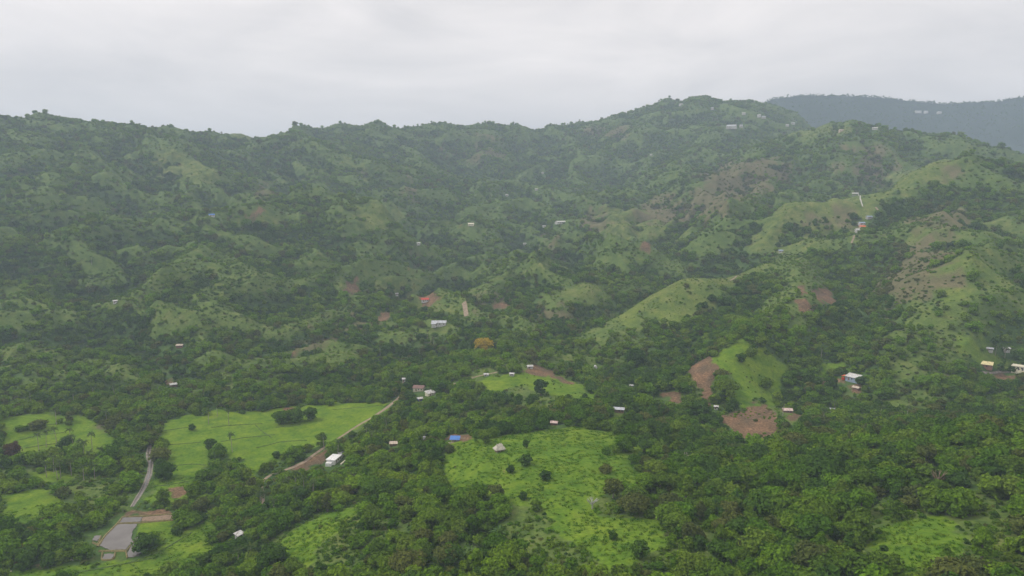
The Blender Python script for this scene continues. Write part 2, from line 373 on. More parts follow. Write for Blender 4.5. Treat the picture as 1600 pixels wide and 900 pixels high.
M_OLIVE = foliage('olive_leaves', [(0.115, 0.155, 0.042), (0.140, 0.165, 0.048), (0.105, 0.140, 0.044)])
M_PALM = foliage('palm_leaves', [(0.060, 0.105, 0.035), (0.080, 0.120, 0.040)], 0.2)
M_BANANA = foliage('banana_leaves', [(0.11, 0.20, 0.06), (0.15, 0.24, 0.09)], 0.35)
M_ORANGE = foliage('orange_blossom', [(0.50, 0.37, 0.05), (0.46, 0.36, 0.06)])
M_RED = foliage('russet_leaves', [(0.11, 0.06, 0.04), (0.10, 0.07, 0.04)])
M_BARK = plain('bark', (0.16, 0.13, 0.10), 0.9, 0.3, 1.5)
M_PALEBARK = plain('pale_bark', (0.34, 0.30, 0.25), 0.9, 0.25, 1.5)
M_GRASSBLADE = foliage('meadow_grass', [(0.09, 0.22, 0.018), (0.14, 0.27, 0.02), (0.20, 0.30, 0.03)], 0.5)

def ground_material():
    m = bpy.data.materials.new('ground'); t, N, L = nodes_of(m)
    o = N('ShaderNodeOutputMaterial'); b = N('ShaderNodeBsdfPrincipled'); L(b.outputs[0], o.inputs[0])
    b.inputs['Roughness'].default_value = 0.95; b.inputs['Specular IOR Level'].default_value = 0.05
    g = N('ShaderNodeNewGeometry'); pos = g.outputs['Position']
    def at(nm):
        q = N('ShaderNodeAttribute'); q.attribute_name = nm; return q.outputs['Fac']
    n1 = noise(N, L, 0.012, 4, pos); n2 = noise(N, L, 0.09, 4, pos); n3 = noise(N, L, 0.7, 5, pos, 0.65)
    wild = ramp(N, L, n2, (0.3, (0.045, 0.085, 0.026)), (0.55, (0.075, 0.135, 0.034)), (0.75, (0.12, 0.16, 0.045)))
    grass = ramp(N, L, n2, (0.28, (0.078, 0.158, 0.016)), (0.5, (0.132, 0.218, 0.019)), (0.72, (0.178, 0.255, 0.025)))
    scrub = ramp(N, L, n2, (0.28, (0.085, 0.140, 0.034)), (0.5, (0.130, 0.185, 0.042)), (0.72, (0.180, 0.208, 0.060)))
    pasture = ramp(N, L, n2, (0.28, (0.105, 0.145, 0.038)), (0.5, (0.155, 0.190, 0.050)), (0.72, (0.205, 0.215, 0.075)))
    near = ramp(N, L, n1, (0.35, (0.85, 0.95, 0.9)), (0.65, (1.12, 1.05, 0.95)))
    grass = mixc(N, L, 1.0, grass, near, 'MULTIPLY')
    n4 = noise(N, L, 0.28, 5, pos, 0.7)
    grass = mixc(N, L, 1.0, grass, ramp(N, L, n4, (0.30, (0.62, 0.74, 0.72)), (0.5, (0.98, 1.0, 1.0)), (0.70, (1.22, 1.12, 1.15))), 'MULTIPLY')
    scrub = mixc(N, L, 1.0, scrub, ramp(N, L, n4, (0.30, (0.6, 0.7, 0.72)), (0.7, (1.2, 1.15, 1.1))), 'MULTIPLY')
    pasture = mixc(N, L, 1.0, pasture, ramp(N, L, n4, (0.30, (0.7, 0.78, 0.78)), (0.7, (1.18, 1.12, 1.1))), 'MULTIPLY')
    olive = ramp(N, L, n2, (0.3, (0.105, 0.115, 0.050)), (0.7, (0.180, 0.155, 0.085)))
    soil = ramp(N, L, n3, (0.3, (0.115, 0.080, 0.050)), (0.55, (0.20, 0.130, 0.080)), (0.75, (0.27, 0.195, 0.13)))
    def ragged(nm, amt, nf):
        q = N('ShaderNodeMath'); q.operation = 'MULTIPLY_ADD'; L(nf, q.inputs[0]); q.inputs[1].default_value = amt
        h_ = N('ShaderNodeMath'); h_.operation = 'SUBTRACT'; L(at(nm), h_.inputs[0]); h_.inputs[1].default_value = amt * .5
        L(h_.outputs[0], q.inputs[2])
        mr = N('ShaderNodeMapRange'); mr.interpolation_type = 'SMOOTHSTEP'; mr.inputs['From Min'].default_value = .22; mr.inputs['From Max'].default_value = .78
        L(q.outputs[0], mr.inputs['Value']); return mr.outputs[0]
    mpz = N('ShaderNodeMapping'); mpz.inputs['Scale'].default_value = (1.0, 0.35, 0.25); L(pos, mpz.inputs['Vector'])
    nmid = noise(N, L, 0.22, 5, mpz.outputs['Vector'], 0.65)
    nst = noise(N, L, 0.09, 5, mpz.outputs['Vector'], 0.65)
    c = mixc(N, L, at('open'), wild, scrub)
    c = mixc(N, L, ragged('meadow', 0.9, n2), c, mixc(N, L, at('lush'), pasture, grass))
    c = mixc(N, L, ragged('olive', 1.9, nst), c, olive)
    soil = mixc(N, L, 1.0, soil, ramp(N, L, n2, (0.35, (0.72, 0.80, 0.82)), (0.65, (1.2, 1.1, 1.05))), 'MULTIPLY')
    c = mixc(N, L, ragged('soil', 1.9, nmid), c, soil)
    c = mixc(N, L, 1.0, c, ramp(N, L, n3, (0.3, (0.72, 0.74, 0.72)), (0.7, (1.2, 1.18, 1.1))), 'MULTIPLY')
    L(c, b.inputs['Base Color'])
    bp = N('ShaderNodeBump'); bp.inputs['Strength'].default_value = 0.5; bp.inputs['Distance'].default_value = 0.6
    L(n3, bp.inputs['Height']); L(bp.outputs[0], b.inputs['Normal'])
    return m
M_GROUND = ground_material()
M_WATER = bpy.data.materials.new('muddy_water')
t, N, L = nodes_of(M_WATER)
o = N('ShaderNodeOutputMaterial'); b = N('ShaderNodeBsdfPrincipled'); L(b.outputs[0], o.inputs[0])
g = N('ShaderNodeNewGeometry')
L(ramp(N, L, noise(N, L, 0.12, 4, g.outputs['Position']), (0.35, (0.135, 0.118, 0.10)), (0.65, (0.175, 0.155, 0.135))), b.inputs['Base Color'])
b.inputs['Roughness'].default_value = 0.06
bp = N('ShaderNodeBump'); bp.inputs['Strength'].default_value = 0.08; L(noise(N, L, 2.5, 3, g.outputs['Position']), bp.inputs['Height']); L(bp.outputs[0], b.inputs['Normal'])
M_DIRT = plain('road_dirt', (0.29, 0.22, 0.155), 0.95, 0.3, 0.5)
M_MUD = plain('mud', (0.24, 0.17, 0.11), 0.8, 0.35, 0.9)
M_GRAVEL = plain('stream_gravel', (0.235, 0.205, 0.17), 0.9, 0.4, 0.5)
M_BUND = plain('bund_earth', (0.20, 0.17, 0.07), 0.95, 0.35, 0.8)
M_BUNDGREEN = plain('bund_green', (0.080, 0.130, 0.024), 0.95, 0.45, 0.8)  # banks a darker green than most of the paddy grass

# ------------------------------------------------------------------ ground sheet
def sheet(name, X, Y, Z, mat):
    nr, nc = X.shape
    me = bpy.data.meshes.new(name)
    me.vertices.add(nr * nc); me.vertices.foreach_set('co', np.stack([X, Y, Z], -1).astype(np.float32).ravel())
    j, i = np.meshgrid(np.arange(nr - 1), np.arange(nc - 1), indexing='ij')
    q = np.stack([j * nc + i, j * nc + i + 1, (j + 1) * nc + i + 1, (j + 1) * nc + i], -1).reshape(-1, 4)
    me.loops.add(q.size); me.loops.foreach_set('vertex_index', q.astype(np.int32).ravel())
    me.polygons.add(len(q)); me.polygons.foreach_set('loop_start', np.arange(0, q.size, 4, dtype=np.int32)); me.polygons.foreach_set('loop_total', np.full(len(q), 4, np.int32))
    me.polygons.foreach_set('use_smooth', np.ones(len(q), bool))
    me.update(calc_edges=True); me.materials.append(mat)
    return me
gm = sheet('ground', GX, GY, GZ, M_GROUND)
md, ol, so = cover(GX.ravel(), GY.ravel())
def blurm(a, k=1):
    a = a.reshape(GX.shape).astype(np.float32)
    for _ in range(k):
        a = (a + np.roll(a, 1, 0) + np.roll(a, -1, 0) + np.roll(a, 1, 1) + np.roll(a, -1, 1)) / 5
    return a.ravel()
def hollow(x, y):
    """relative height: ridges carry grass, hollows carry trees"""
    h = height(x, y); o = 0
    for d in (28, 60):
        o = o + (height(x + d, y) + height(x - d, y) + height(x, y + d) + height(x, y - d)) / 4 - h
    return o
def openness(x, y):
    r = np.hypot(x, y)
    f = 0.60 + 0.55 * fbm(x, y, 130, 3, 311) + 0.35 * fbm(x, y, 38, 2, 312) + np.clip(hollow(x, y) / 13.0, -0.5, 0.4) * sstep(450, 800, r)
    return f + 0.20 * (1 - sstep(380, 520, r)) + .04 * (1 - sstep(500, 800, r)) + .13 * sstep(800, 1300, r) + .05 * (1 - sstep(0.06, 0.22, x / r)) * sstep(500, 620, r) * (1 - sstep(1150, 1600, r)) + .06 * sstep(.35, .45, x / r) * sstep(480, 560, r)
gxf, gyf = GX.ravel(), GY.ravel(); grf = np.hypot(gxf, gyf)
op = (1 - sstep(0.30, 0.68, openness(gxf, gyf) - .10 * sstep(800, 1300, grf))) * (1 - 0.45 * sstep(700, 1100, grf))
op = np.maximum(op, 0.85 * anyin(THIN, gxf, gyf, 0.05))
farm = 1 - 0.45 * sstep(560, 900, grf)
lush = 1 - 0.95 * sstep(560, 780, grf)
for nm, a in (('lush', lush.astype(np.float32)), ('open', blurm(op, 1)), ('meadow', blurm(md * farm, 2)), ('olive', blurm(ol, 6)), ('soil', blurm(so, 1))):
    gm.attributes.new(nm, 'FLOAT', 'POINT').data.foreach_set('value', a)
tag(link('ground', gm), kind='structure')

# blue ridge in the far distance
uu = np.array([300,700,780,820,840,860,880,910,1000,1100,1160,1200,1250,1290,1330,1370,1400,1450,1500,1540,1570,1600,1650,1750,1900,2300])
vv = np.array([235,225,212,205,200,197,198,200,200,185,160,146,141,142,143,146,150,155,153,151,145,142,141,146,150,165])
FA = np.linspace(-0.5, 1.35, 520); FB = np.linspace(0, 1, 60)
a_, b_ = np.meshgrid(FA, FB)
Yc = 3300 + 150 * np.sin(a_ * 5)
crest = Yc * np.array([etan(q) for q in np.interp(800 + F * a_.ravel(), uu, vv)]).reshape(a_.shape) + CAMZ - 14
RY = Yc - 800 + 1600 * b_
prof = np.where(b_ < 0.5, (b_ / 0.5) ** 1.15, ((1 - b_) / 0.5) ** 1.1)
RX = a_ * Yc * (1 + (b_ - 0.5) * 0.2)
RZ = 60 + (crest - 60) * prof
rn = (1 - np.abs(fbm(RX, RY, 520, 3, 61)) * 2) * 60 * np.sin(np.pi * b_) * (1 - np.exp(-((b_ - 0.5) / 0.1) ** 2)) + 5 * fbm(RX, RY, 40, 2, 62)
RZ = RZ + rn
M_FAR = bpy.data.materials.new('far_woods'); t, N, L = nodes_of(M_FAR)
o = N('ShaderNodeOutputMaterial'); b = N('ShaderNodeBsdfDiffuse'); L(b.outputs[0], o.inputs[0]); g = N('ShaderNodeNewGeometry')
L(ramp(N, L, noise(N, L, 0.03, 6, g.outputs['Position'], .7), (0.35, (0.016, 0.034, 0.020)), (0.65, (0.036, 0.062, 0.036))), b.inputs['Color'])
rm = sheet('far_ridge', RX, RY, RZ, M_FAR)
tag(link('far_ridge', rm), kind='structure')

# ------------------------------------------------------------------ water, mud, fields, road, stream
def flat_sheet(name, uvs, z, mat, kind='structure', drop=0.0):
    pg = [((hit(u, v)[0]), hit(u, v)[1]) for u, v in uvs]
    me = bpy.data.meshes.new(name)
    r_ = random.Random(len(pg)); q_ = []
    for i in range(len(pg)):
        (xa, ya), (xb, yb) = pg[i - 1], pg[i]
        for e in range(5):
            f_ = e / 5; q_.append((xa + (xb - xa) * f_ + r_.uniform(-.3, .3), ya + (yb - ya) * f_ + r_.uniform(-.3, .3)))
    pg = q_; n_ = len(pg); vs = [(x, y, z) for x, y in pg] + [(x, y, z - 0.5) for x, y in pg]
    area = sum(pg[i - 1][0] * pg[i][1] - pg[i][0] * pg[i - 1][1] for i in range(n_))
    top = tuple(range(n_)) if area > 0 else tuple(range(n_))[::-1]
    me.from_pydata(vs, [], [top] + [(i, (i + 1) % n_, n_ + (i + 1) % n_, n_ + i) for i in range(n_)])
    me.materials.append(mat); me.update()
    return tag(link(name, me), kind=kind)
def drape(name, line, width, mat, lift=0.12, thick=0.0, step=2.0, jag=0.25, seed=1):
    """a strip following the ground; line: (u, v) points"""
    p = np.array([hit(u, v)[:2] for u, v in line])
    d = np.r_[0, np.cumsum(np.hypot(*np.diff(p, axis=0).T))]
    s = np.linspace(0, d[-1], max(3, int(d[-1] / step)))
    x = np.interp(s, d, p[:, 0]); y = np.interp(s, d, p[:, 1])
    for _ in range(3):
        x[1:-1] = (x[:-2] + 2 * x[1:-1] + x[2:]) / 4; y[1:-1] = (y[:-2] + 2 * y[1:-1] + y[2:]) / 4
    tx, ty = np.gradient(x), np.gradient(y); l = np.hypot(tx, ty) + 1e-9; nx, ny = -ty / l, tx / l
    ww = np.interp(s, d, width) if np.ndim(width) else np.full(len(s), float(width))
    ww = ww * (1 + jag * fbm(s, s * 0 + seed * 31.0, 9, 2, seed))
    cols = np.array([-0.5, -0.25, 0, 0.25, 0.5])
    X = x[:, None] + nx[:, None] * ww[:, None] * cols; Y = y[:, None] + ny[:, None] * ww[:, None] * cols
    Z = height(X.ravel(), Y.ravel()).reshape(X.shape) + lift + thick * (1 - (2 * cols) ** 2) - (0.25 * (np.abs(cols) > .4))
    return link(name, sheet(name, X, Y, Z, mat))
WZ = POND[2] + 0.25
for uvs in ([(156,853),(165,839),(184,820),(215,819),(208,830),(205,842),(209,846),(196,859),(172,860)], [(187,817),(193,809),(222,808.5),(219,815),(205,816.5)],
            [(198,866),(208,848.5),(217,847),(223,861),(216,869),(201,872)], [(163,866),(178,866),(175,874),(160,875)], [(147,838),(158,837),(152,846),(145,845)],
            [(128,852),(138,852),(136,857),(128,858)], [(209,845),(219,834),(222,838),(214,845)]):
    flat_sheet('pond', uvs, WZ, M_WATER)
flat_sheet('mud_flat', [(223,808.5),(269,805),(271,812),(246,814),(220,815)], WZ + 0.05, M_MUD)
for line, wd in (([(152,855),(164,838),(184,818),(192,808)], 1.6), ([(184,818.5),(215,817.5),(246,815),(272,813)], 1.2), ([(197,862),(209,847),(217,846)], 1.0), ([(155,861.5),(197,861)], 1.6), ([(192,808),(222,807),(270,804)], 1.2),
                 ([(145,848),(155,853)], 1.0), ([(197,862),(199,873)], 0.9), ([(158,838),(152,852)], 0.9), ([(160,864),(158,876),(178,875),(180,864)], 0.9)):
    tag(drape('field_bund', line, wd, M_BUND, 0.1, 0.55, 1.0), kind='structure')
for line in ([(252,674),(290,668),(305,668)], [(250,697),(280,694),(314,691)], [(268,728),(300,725),(322,727)], [(330,668),(372,664),(410,662)], [(345,690),(380,684),(430,679)], [(400,700),(440,690),(480,688)],
             [(430,668),(470,664)], [(520,640),(560,637),(598,633)], [(400,665),(412,676),(425,684)], [(20,690),(60,680),(100,676)], [(40,700),(80,694),(120,690)], [(30,668),(90,662)],
             [(230,760),(262,758),(296,752)], [(200,880),(250,862),(300,832)], [(120,895),(190,882),(240,872)]):
    tag(drape('field_bund', line, 1.1, M_BUNDGREEN, 0.02, 0.35, 1.2, 1.3), kind='structure')
ROAD = [(404,812),(411,795),(411,772),(407,755),(420,743),(440,736),(458,730),(475,722),(488,712),(505,700),(530,684),(556,667),(585,650),(603,638),(616,628),(626,618),(630,604),(632,588)]
tag(drape('dirt_road', ROAD, [1.8,1.9,2.2,2.8,2.8,2.8,3.6,3.6,3,2.6,2.6,2.6,3.0,3.4,3.6,3.4,3,2.4], M_DIRT, 0.14), kind='structure')
STREAM = [(238,678),(233,700),(231,712),(236,724),(233,742),(226,760),(216,776),(206,792)]
tag(drape('stream_bed', STREAM, [2.4,3.6,3.8,4.4,4.2,3.8,3.6,2.6], M_GRAVEL, 0.12), kind='structure')
tag(drape('stream', STREAM[1:], [1.0,1.2,2.6,2.4,1.8,1.6,1.2], M_WATER, 0.2), kind='structure')
tag(drape('footpath', [(1348,323),(1346,317),(1344,311),(1342,306),(1341,303)], 1.7, plain('path_concrete', (0.46, 0.44, 0.39), 0.9, 0.1), 0.5), kind='structure')
tag(drape('footpath', [(1374,333),(1372,328),(1368,324)], 2.4, M_DIRT, 0.4), kind='structure')
tag(drape('footpath', [(1330,380),(1334,372),(1338,366)], 2.2, M_DIRT, 0.4), kind='structure')
tag(drape('footpath', [(725,472),(727,482),(729,494)], 5.0, M_DIRT, 0.3), kind='structure')
tag(drape('footpath', [(700,603),(722,596),(745,588),(765,584),(800,576)], 2.2, M_DIRT, 0.2), kind='structure')
tag(drape('footpath', [(1140,438),(1148,434),(1158,428),(1175,416)], 2.0, M_DIRT, 0.3), kind='structure')
tag(drape('footpath', [(1536,582),(1560,580),(1584,580)], 2.0, M_GRAVEL, 0.2), kind='structure')

# ------------------------------------------------------------------ buildings: u, v of the foot, size in metres, form, walls, roof
PAINT = {}
def paint(key):
    if key not in PAINT:
        col = {'white': (0.58, 0.57, 0.545), 'whitewash': (0.80, 0.79, 0.76), 'cream': (0.72, 0.66, 0.50), 'tin': (0.50, 0.52, 0.54), 'rust': (0.25, 0.14, 0.10), 'brown': (0.22, 0.13, 0.11), 'blue': (0.08, 0.20, 0.50), 'navy': (0.04, 0.06, 0.18),
               'red': (0.55, 0.06, 0.03), 'orange': (0.70, 0.16, 0.05), 'yellow': (0.72, 0.62, 0.33), 'thatch': (0.50, 0.46, 0.37), 'grey': (0.38, 0.37, 0.35), 'beige': (0.55, 0.46, 0.36), 'dark': (0.05, 0.05, 0.05), 'wood': (0.20, 0.13, 0.08), 'pink': (0.62, 0.47, 0.42), 'bluegrey': (0.30, 0.38, 0.48)}[key]
        PAINT[key] = plain('paint_' + key, col, 0.65, 0.22, 0.9, rust=0.7 if key in ('tin', 'white', 'pink', 'beige', 'red', 'brown', 'bluegrey', 'yellow') else 0.0)
    return PAINT[key]
# name, u, v, length, width, wall height, form, wall, roof, yaw, label, category
HOUSES = [
 ('thatched_hut',780,705,5.2,4.2,1.8,'hip_posts','wood','thatch',25,'small hut with a pale thatched hipped roof standing alone in the bright meadow','hut'),
 ('tarpaulin_hut',711,690,6.0,4.5,2.2,'shed_posts','beige','blue',-8,'hut under a bright blue roof on bare brown soil at the meadow edge','hut'),
 ('white_building',522,722,10.0,6.0,3.0,'flat_steps','whitewash','whitewash',62,'white flat roofed concrete building stepped beside the dirt road','building'),
 ('white_hut',374,841,3.6,2.6,2.4,'shed','white','white',35,'small white shed alone among dark trees at lower left','shed'),
 ('brown_house',655,610,9.5,7.0,3.0,'gable','cream','brown',-18,'house with a brown gabled roof behind the white roofed shed at the road head','house'),
 ('white_shed',672,617,7.5,5.0,2.2,'shed','cream','white',35,'cream white roofed shed just in front of the brown roofed house','shed'),
 ('blue_shed',656,626,4.0,3.2,2.2,'gable','navy','white',20,'tiny shed with navy blue wall and white roof below the brown roofed house','shed'),
 ('grey_shed',967,644,7.2,4.0,2.6,'gable','wood','tin',-3,'long shed with a pale grey tin roof at the top edge of the central meadow','shed'),
 ('pink_hut',866,664,4.2,3.2,2.0,'gable','rust','pink',-10,'little pinkish roofed hut under trees at the back of the central meadow','hut'),
 ('orange_house',1333,594,10.5,7.0,3.0,'shed','bluegrey','white',-28,'white roofed house with orange and blue sides on the right valley slope','house'),
 ('orange_hut',1338,609,5.0,3.6,2.0,'gable','rust','beige',-30,'small beige roofed hut with rusty walls below the orange and white house','hut'),
 ('pale_hut',1230,644,6.5,4.5,2.0,'gable','rust','pink',15,'pale roofed hut at the edge of the ploughed brown field','hut'),
 ('yellow_house',1541,574,9.0,6.5,3.0,'shed','rust','yellow',-4,'house with a pale yellow roof and dark red walls beside the lawn at far right','house'),
 ('beige_house',1592,580,10.0,8.0,4.5,'flat','cream','cream',-10,'two storey beige flat roofed house at the right edge beyond the lawn','house'),
 ('white_cottage',1572,548,5.0,3.5,2.4,'gable','white','white',25,'small white cottage among trees behind the lawn at far right','cottage'),
 ('tin_cottage',1546,548,5.5,3.5,2.2,'gable','grey','tin',0,'dull grey roofed cottage in shade left of the small white cottage','cottage'),
 ('red_house',664,471,10.0,7.0,3.0,'gable','white','red',0,'white walled house with a red roof on the orange bare soil','house'),
 ('tin_house',686,508,15.0,7.5,3.2,'lshape','white','tin',-4,'long grey roofed house half hidden by dark trees in the valley centre','house'),
 ('long_greenhouse',878,349,29.0,8.0,3.0,'gable','white','white',38,'very long narrow white roofed building on the far valley slope','building'),
 ('white_barn',850,355,8.0,6.0,2.5,'gable','white','white',30,'small white roof just below the very long white building','house'),
 ('hill_shelter',1336,305,10.0,6.0,3.0,'flat_posts','grey','white',-2,'open shelter with a flat white roof on the grassy ridge above the winding path','shelter'),
 ('ridge_house',1342,362,10.0,7.0,3.0,'gable','white','white',25,'white house on the right ridge with a path leading down from it','house'),
 ('ridge_cabin',1347,357,8.0,6.0,3.0,'gable','beige','orange',25,'orange roofed house just above the white ridge house','house'),
 ('blue_ridge_house',1346,351,9.0,6.0,2.6,'gable','white','bluegrey',30,'blue grey roofed house on the ridge above the orange roofed one','house'),
 ('blue_tank_house',1358,341,9.0,5.0,2.4,'gable','grey','bluegrey',40,'pale blue grey roof highest of the cluster on the right ridge','house'),
 ('blue_roofed_house',331,338,9.0,6.0,2.6,'gable','white','blue',0,'house with a blue roof left of the reddish bare slope on the far left hills','house'),
 ('rusty_house',271,604,6.0,4.5,2.4,'gable','rust','white',10,'white roofed house on a reddish clearing in the left woods','house'),
 ('forest_hut',281,542,6.5,4.5,2.0,'gable','rust','beige',-20,'beige roofed hut sunk in dense woods on the left slope','hut'),
 ('lone_hut',180,473,5.0,4.0,2.2,'gable','white','white',0,'single white roof in the middle of the dark left hillside woods','hut'),
 ('clearing_hut',620,461,4.6,4.0,2.4,'gable','white','white',10,'tiny white hut on the grass left of the red roofed house','hut'),
 ('basin_hut',654,382,7.0,5.0,2.4,'gable','white','white',0,'tiny white hut in the valley above the orange soil clearing','hut'),
 ('roadside_hut',631,597,2.6,2.2,3.0,'shed','white','white',0,'narrow white hut where the dirt road enters the woods','hut'),
 ('meadow_edge_hut',828,575,5.0,3.6,2.0,'gable','white','white',12,'low white roof beside the pale brown soil at the top of the far meadow','hut'),
 ('spur_hut',800,587,3.8,3.0,2.0,'gable','white','white',-15,'tiny white hut at the left end of the far meadow','hut'),
 ('path_hut',760,587,4.0,2.6,1.6,'gable','tin','white',-12,'low white roof beside the path left of the far meadow','hut'),
 ('dome_tent',930,575,4.4,4.4,2.4,'dome','white','white',0,'rounded white dome tent among the dark trees behind the meadow','tent'),
 ('gully_hut',986,605,3.2,2.6,1.8,'gable','white','white',10,'speck of white roof in the wooded gully right of the dome tent','hut'),
 ('white_tank_house',1119,639,3.2,2.8,2.2,'gable','white','white',0,'tiny white hut between the landslide and the ploughed field','hut'),
 ('tree_hut',1300,643,3.4,2.8,2.2,'gable','white','tin',0,'tiny pale hut among trees right of the ploughed field','hut'),
 ('water_drum',663,688,1.8,1.8,2.6,'tank','white','white',0,'upright white water tank at the wood edge left of the blue hut','tank'),
 ('plank_hut',615,696,5.0,2.6,1.6,'shed','wood','beige',-6,'low beige roof among trees left of the blue roofed hut','hut'),
 ('roof_on_slope',820,382,8.0,5.0,2.4,'gable','white','white',8,'white roof in the woods left of the reddish dry patch','house'),
 ('basin_farm',736,352,12.0,7.0,3.0,'gable','cream','cream',-8,'cream roofed farmhouse on the tan clearing in the far basin','house'),
 ('slope_cottage',1220,394,6.0,4.5,2.4,'gable','white','bluegrey',0,'bluish roof on the spur top left of the ridge cluster','house'),
 ('white_villa',1143,201,26.0,16.0,7.0,'lshape','white','tin',-8,'large pale building on the far hill shoulder below the skyline','building'),
 ('villa_annexe',1158,199,10.0,9.0,6.0,'gable','white','tin',10,'smaller pale house just right of the large pale hill building','house'),
 ('skyline_house',1064,165,12.0,9.0,5.0,'gable','white','white',20,'white house on the skyline at left of the hilltop','house'),
 ('hill_house',1113,171,9.0,8.0,5.0,'gable','white','tin',0,'pale house just below the skyline between the skyline house and the hilltop','house'),
 ('hill_house',1162,179,11.0,8.0,5.0,'gable','white','white',15,'white house alone above the large pale hill building','house'),
 ('hill_house',1186,183,11.0,9.0,6.0,'gable','white','white',-10,'left one of two bright white houses right of the hill shoulder','house'),
 ('hill_house',1193,185,12.0,9.0,5.0,'gable','white','tin',20,'right one of two bright white houses right of the hill shoulder','house'),
 ('hill_house',1230,197,10.0,7.0,4.0,'gable','white','white',0,'white house at the left end of the light green hilltop field','house'),
 ('hill_house',1239,194,12.0,7.0,4.0,'gable','white','tin',12,'long pale house at the upper left of the light green hilltop field','house'),
 ('hill_house',1314,206,10.0,7.0,4.0,'gable','beige','beige',30,'beige house on the bare spot at the right of the hilltop field','house'),
 ('hill_house',1367,202,12.0,7.0,3.0,'gable','white','white',0,'bright white roof on the crest left of the dark wooded ridge','house'),
 ('slope_house',1017,243,8.0,6.0,3.0,'gable','white','white',0,'speck of white roof high on the far central slope','house'),
 ('slope_house',838,297,9.0,6.0,3.0,'gable','white','white',5,'white roof on the far slope above the long white building','house'),
 ('slope_house',792,306,8.0,6.0,3.0,'gable','white','white',-15,'white roof in the far basin left of the slope','house'),
 ('slope_house',848,271,8.0,6.0,3.0,'gable','white','tin',10,'tin roof on the far central slope above the others','house'),
]
FAR_HOUSES = [(1408,160,26,14,8),(1420,158,14,12,9),(1440,161,18,12,8)]
HXYZ = [hit(h[1], h[2]) for h in HOUSES]

# ------------------------------------------------------------------ plant shapes
def crown_mesh(name, seed, R, H, lobes, leaves, leaf, base, core=2, flat=0.75):
    """lobed crown: leaf-sized faces over each lobe with an uneven outline and gaps between lobes"""
    r_ = np.random.default_rng(seed); mb = MB()
    cs_ = [(0, 0, base + H * 0.62, R * 0.62)]
    for k in range(lobes):
        a = 2 * math.pi * k / lobes + r_.uniform(-.4, .4); d = R * r_.uniform(0.42, 0.72)
        cs_.append((d * math.cos(a), d * math.sin(a), base + H * r_.uniform(0.28, 0.72), R * r_.uniform(0.34, 0.52)))
    for k in range(max(2, lobes // 2)):
        a = r_.uniform(0, 6.3); d = R * r_.uniform(0.1, 0.4)
        cs_.append((d * math.cos(a), d * math.sin(a), base + H * r_.uniform(0.7, 0.9), R * r_.uniform(0.26, 0.4)))
    for k in range(4):
        a = 1.57 * k + r_.uniform(-.5, .5); d = R * r_.uniform(0.25, 0.55)
        cs_.append((d * math.cos(a), d * math.sin(a), base + H * r_.uniform(0.06, 0.2), R * r_.uniform(0.36, 0.46)))
    tot = sum(c[3] ** 2 for c in cs_)
    for (x, y, z, r) in cs_:
        # shaded interior of the lobe
        q = []
        for i, ph in enumerate((-1.0, -0.2, 0.6, 1.35)):
            for j in range(6):
                t = 2 * math.pi * j / 6 + i * .5; rr = r * 0.72 * r_.uniform(.85, 1.12)
                q.append((x + rr * math.cos(ph) * math.cos(t), y + rr * math.cos(ph) * math.sin(t), z + rr * flat * math.sin(ph)))
        mb.add(q, [(i * 6 + j, i * 6 + (j + 1) % 6, (i + 1) * 6 + (j + 1) % 6, (i + 1) * 6 + j) for i in range(3) for j in range(6)] + [(18, 19, 20, 21, 22, 23)])
        for _ in range(int(leaves * r * r / tot)):
            d = r_.normal(size=3); d /= np.linalg.norm(d)
            if d[2] < -0.35: d[2] = -d[2]
            rr = r * r_.uniform(0.78, 1.12)
            p = np.array([x, y, z]) + d * rr * np.array([1, 1, flat])
            nn = d + r_.normal(size=3) * 0.42 + np.array([0, 0, 0.25]); nn /= np.linalg.norm(nn)
            s1 = np.cross(nn, r_.normal(size=3)); s1 /= np.linalg.norm(s1); s2 = np.cross(nn, s1)
            l = leaf * r_.uniform(0.6, 1.3); w_ = l * r_.uniform(0.5, 0.8)
            mb.add([p - s1 * l, p - s2 * w_ + nn * l * .18, p + s1 * l, p + s2 * w_ + nn * l * .18], [(0, 1, 2, 3)])
    return mb
def trunk_mb(seed, h, r, R, k=6):
    r_ = random.Random(seed); mb = MB()
    mb.tube([(0, 0, -0.8), (r_.uniform(-.2, .2), r_.uniform(-.2, .2), h * .5), (r_.uniform(-.4, .4), r_.uniform(-.4, .4), h)], [r * 1.3, r, r * .7], k)
    for _ in range(3):
        a = r_.uniform(0, 6.3); z = h * r_.uniform(.5, .85)
        mb.tube([(0, 0, z), (R * .25 * math.cos(a), R * .25 * math.sin(a), z + h * .22), (R * .5 * math.cos(a), R * .5 * math.sin(a), z + h * .5)], [r * .6, r * .42, r * .2], 5)
    return mb
SHAPES = []      # near tree shapes: crown mesh, trunk mesh
SPEC = [(3.9, 5.2, 6, 1.2), (4.4, 4.8, 7, 1.0), (3.2, 6.2, 6, 1.2), (4.8, 5.2, 8, 1.4), (2.9, 4.4, 5, 0.7), (4.2, 3.8, 7, 2.4), (2.2, 7.0, 5, 1.2), (5.4, 4.4, 9, 2.2)]
for i, (R_, H_, lb, bs) in enumerate(SPEC):
    cm = crown_mesh('crown', 100 + i, R_, H_, lb, 760, 0.50, bs).mesh('crown', M_MID)
    tm = trunk_mb(200 + i, bs + H_ * .45, 0.24, R_).mesh('trunk', M_BARK)
    SHAPES.append((cm, tm, R_, bs + H_))
PROTO = bpy.data.collections.new('far_tree_kinds')           # sources of the instanced forest; not part of the scene itself
SHRUBC = bpy.data.collections.new('far_shrub_kinds')
GRASSC = bpy.data.collections.new('tuft_kinds')
def far_kind(coll, i, mb, mat):
    o = bpy.data.objects.new('kind_%02d' % i, mb.mesh('kind_%02d' % i, mat)); coll.objects.link(o)
k = 0
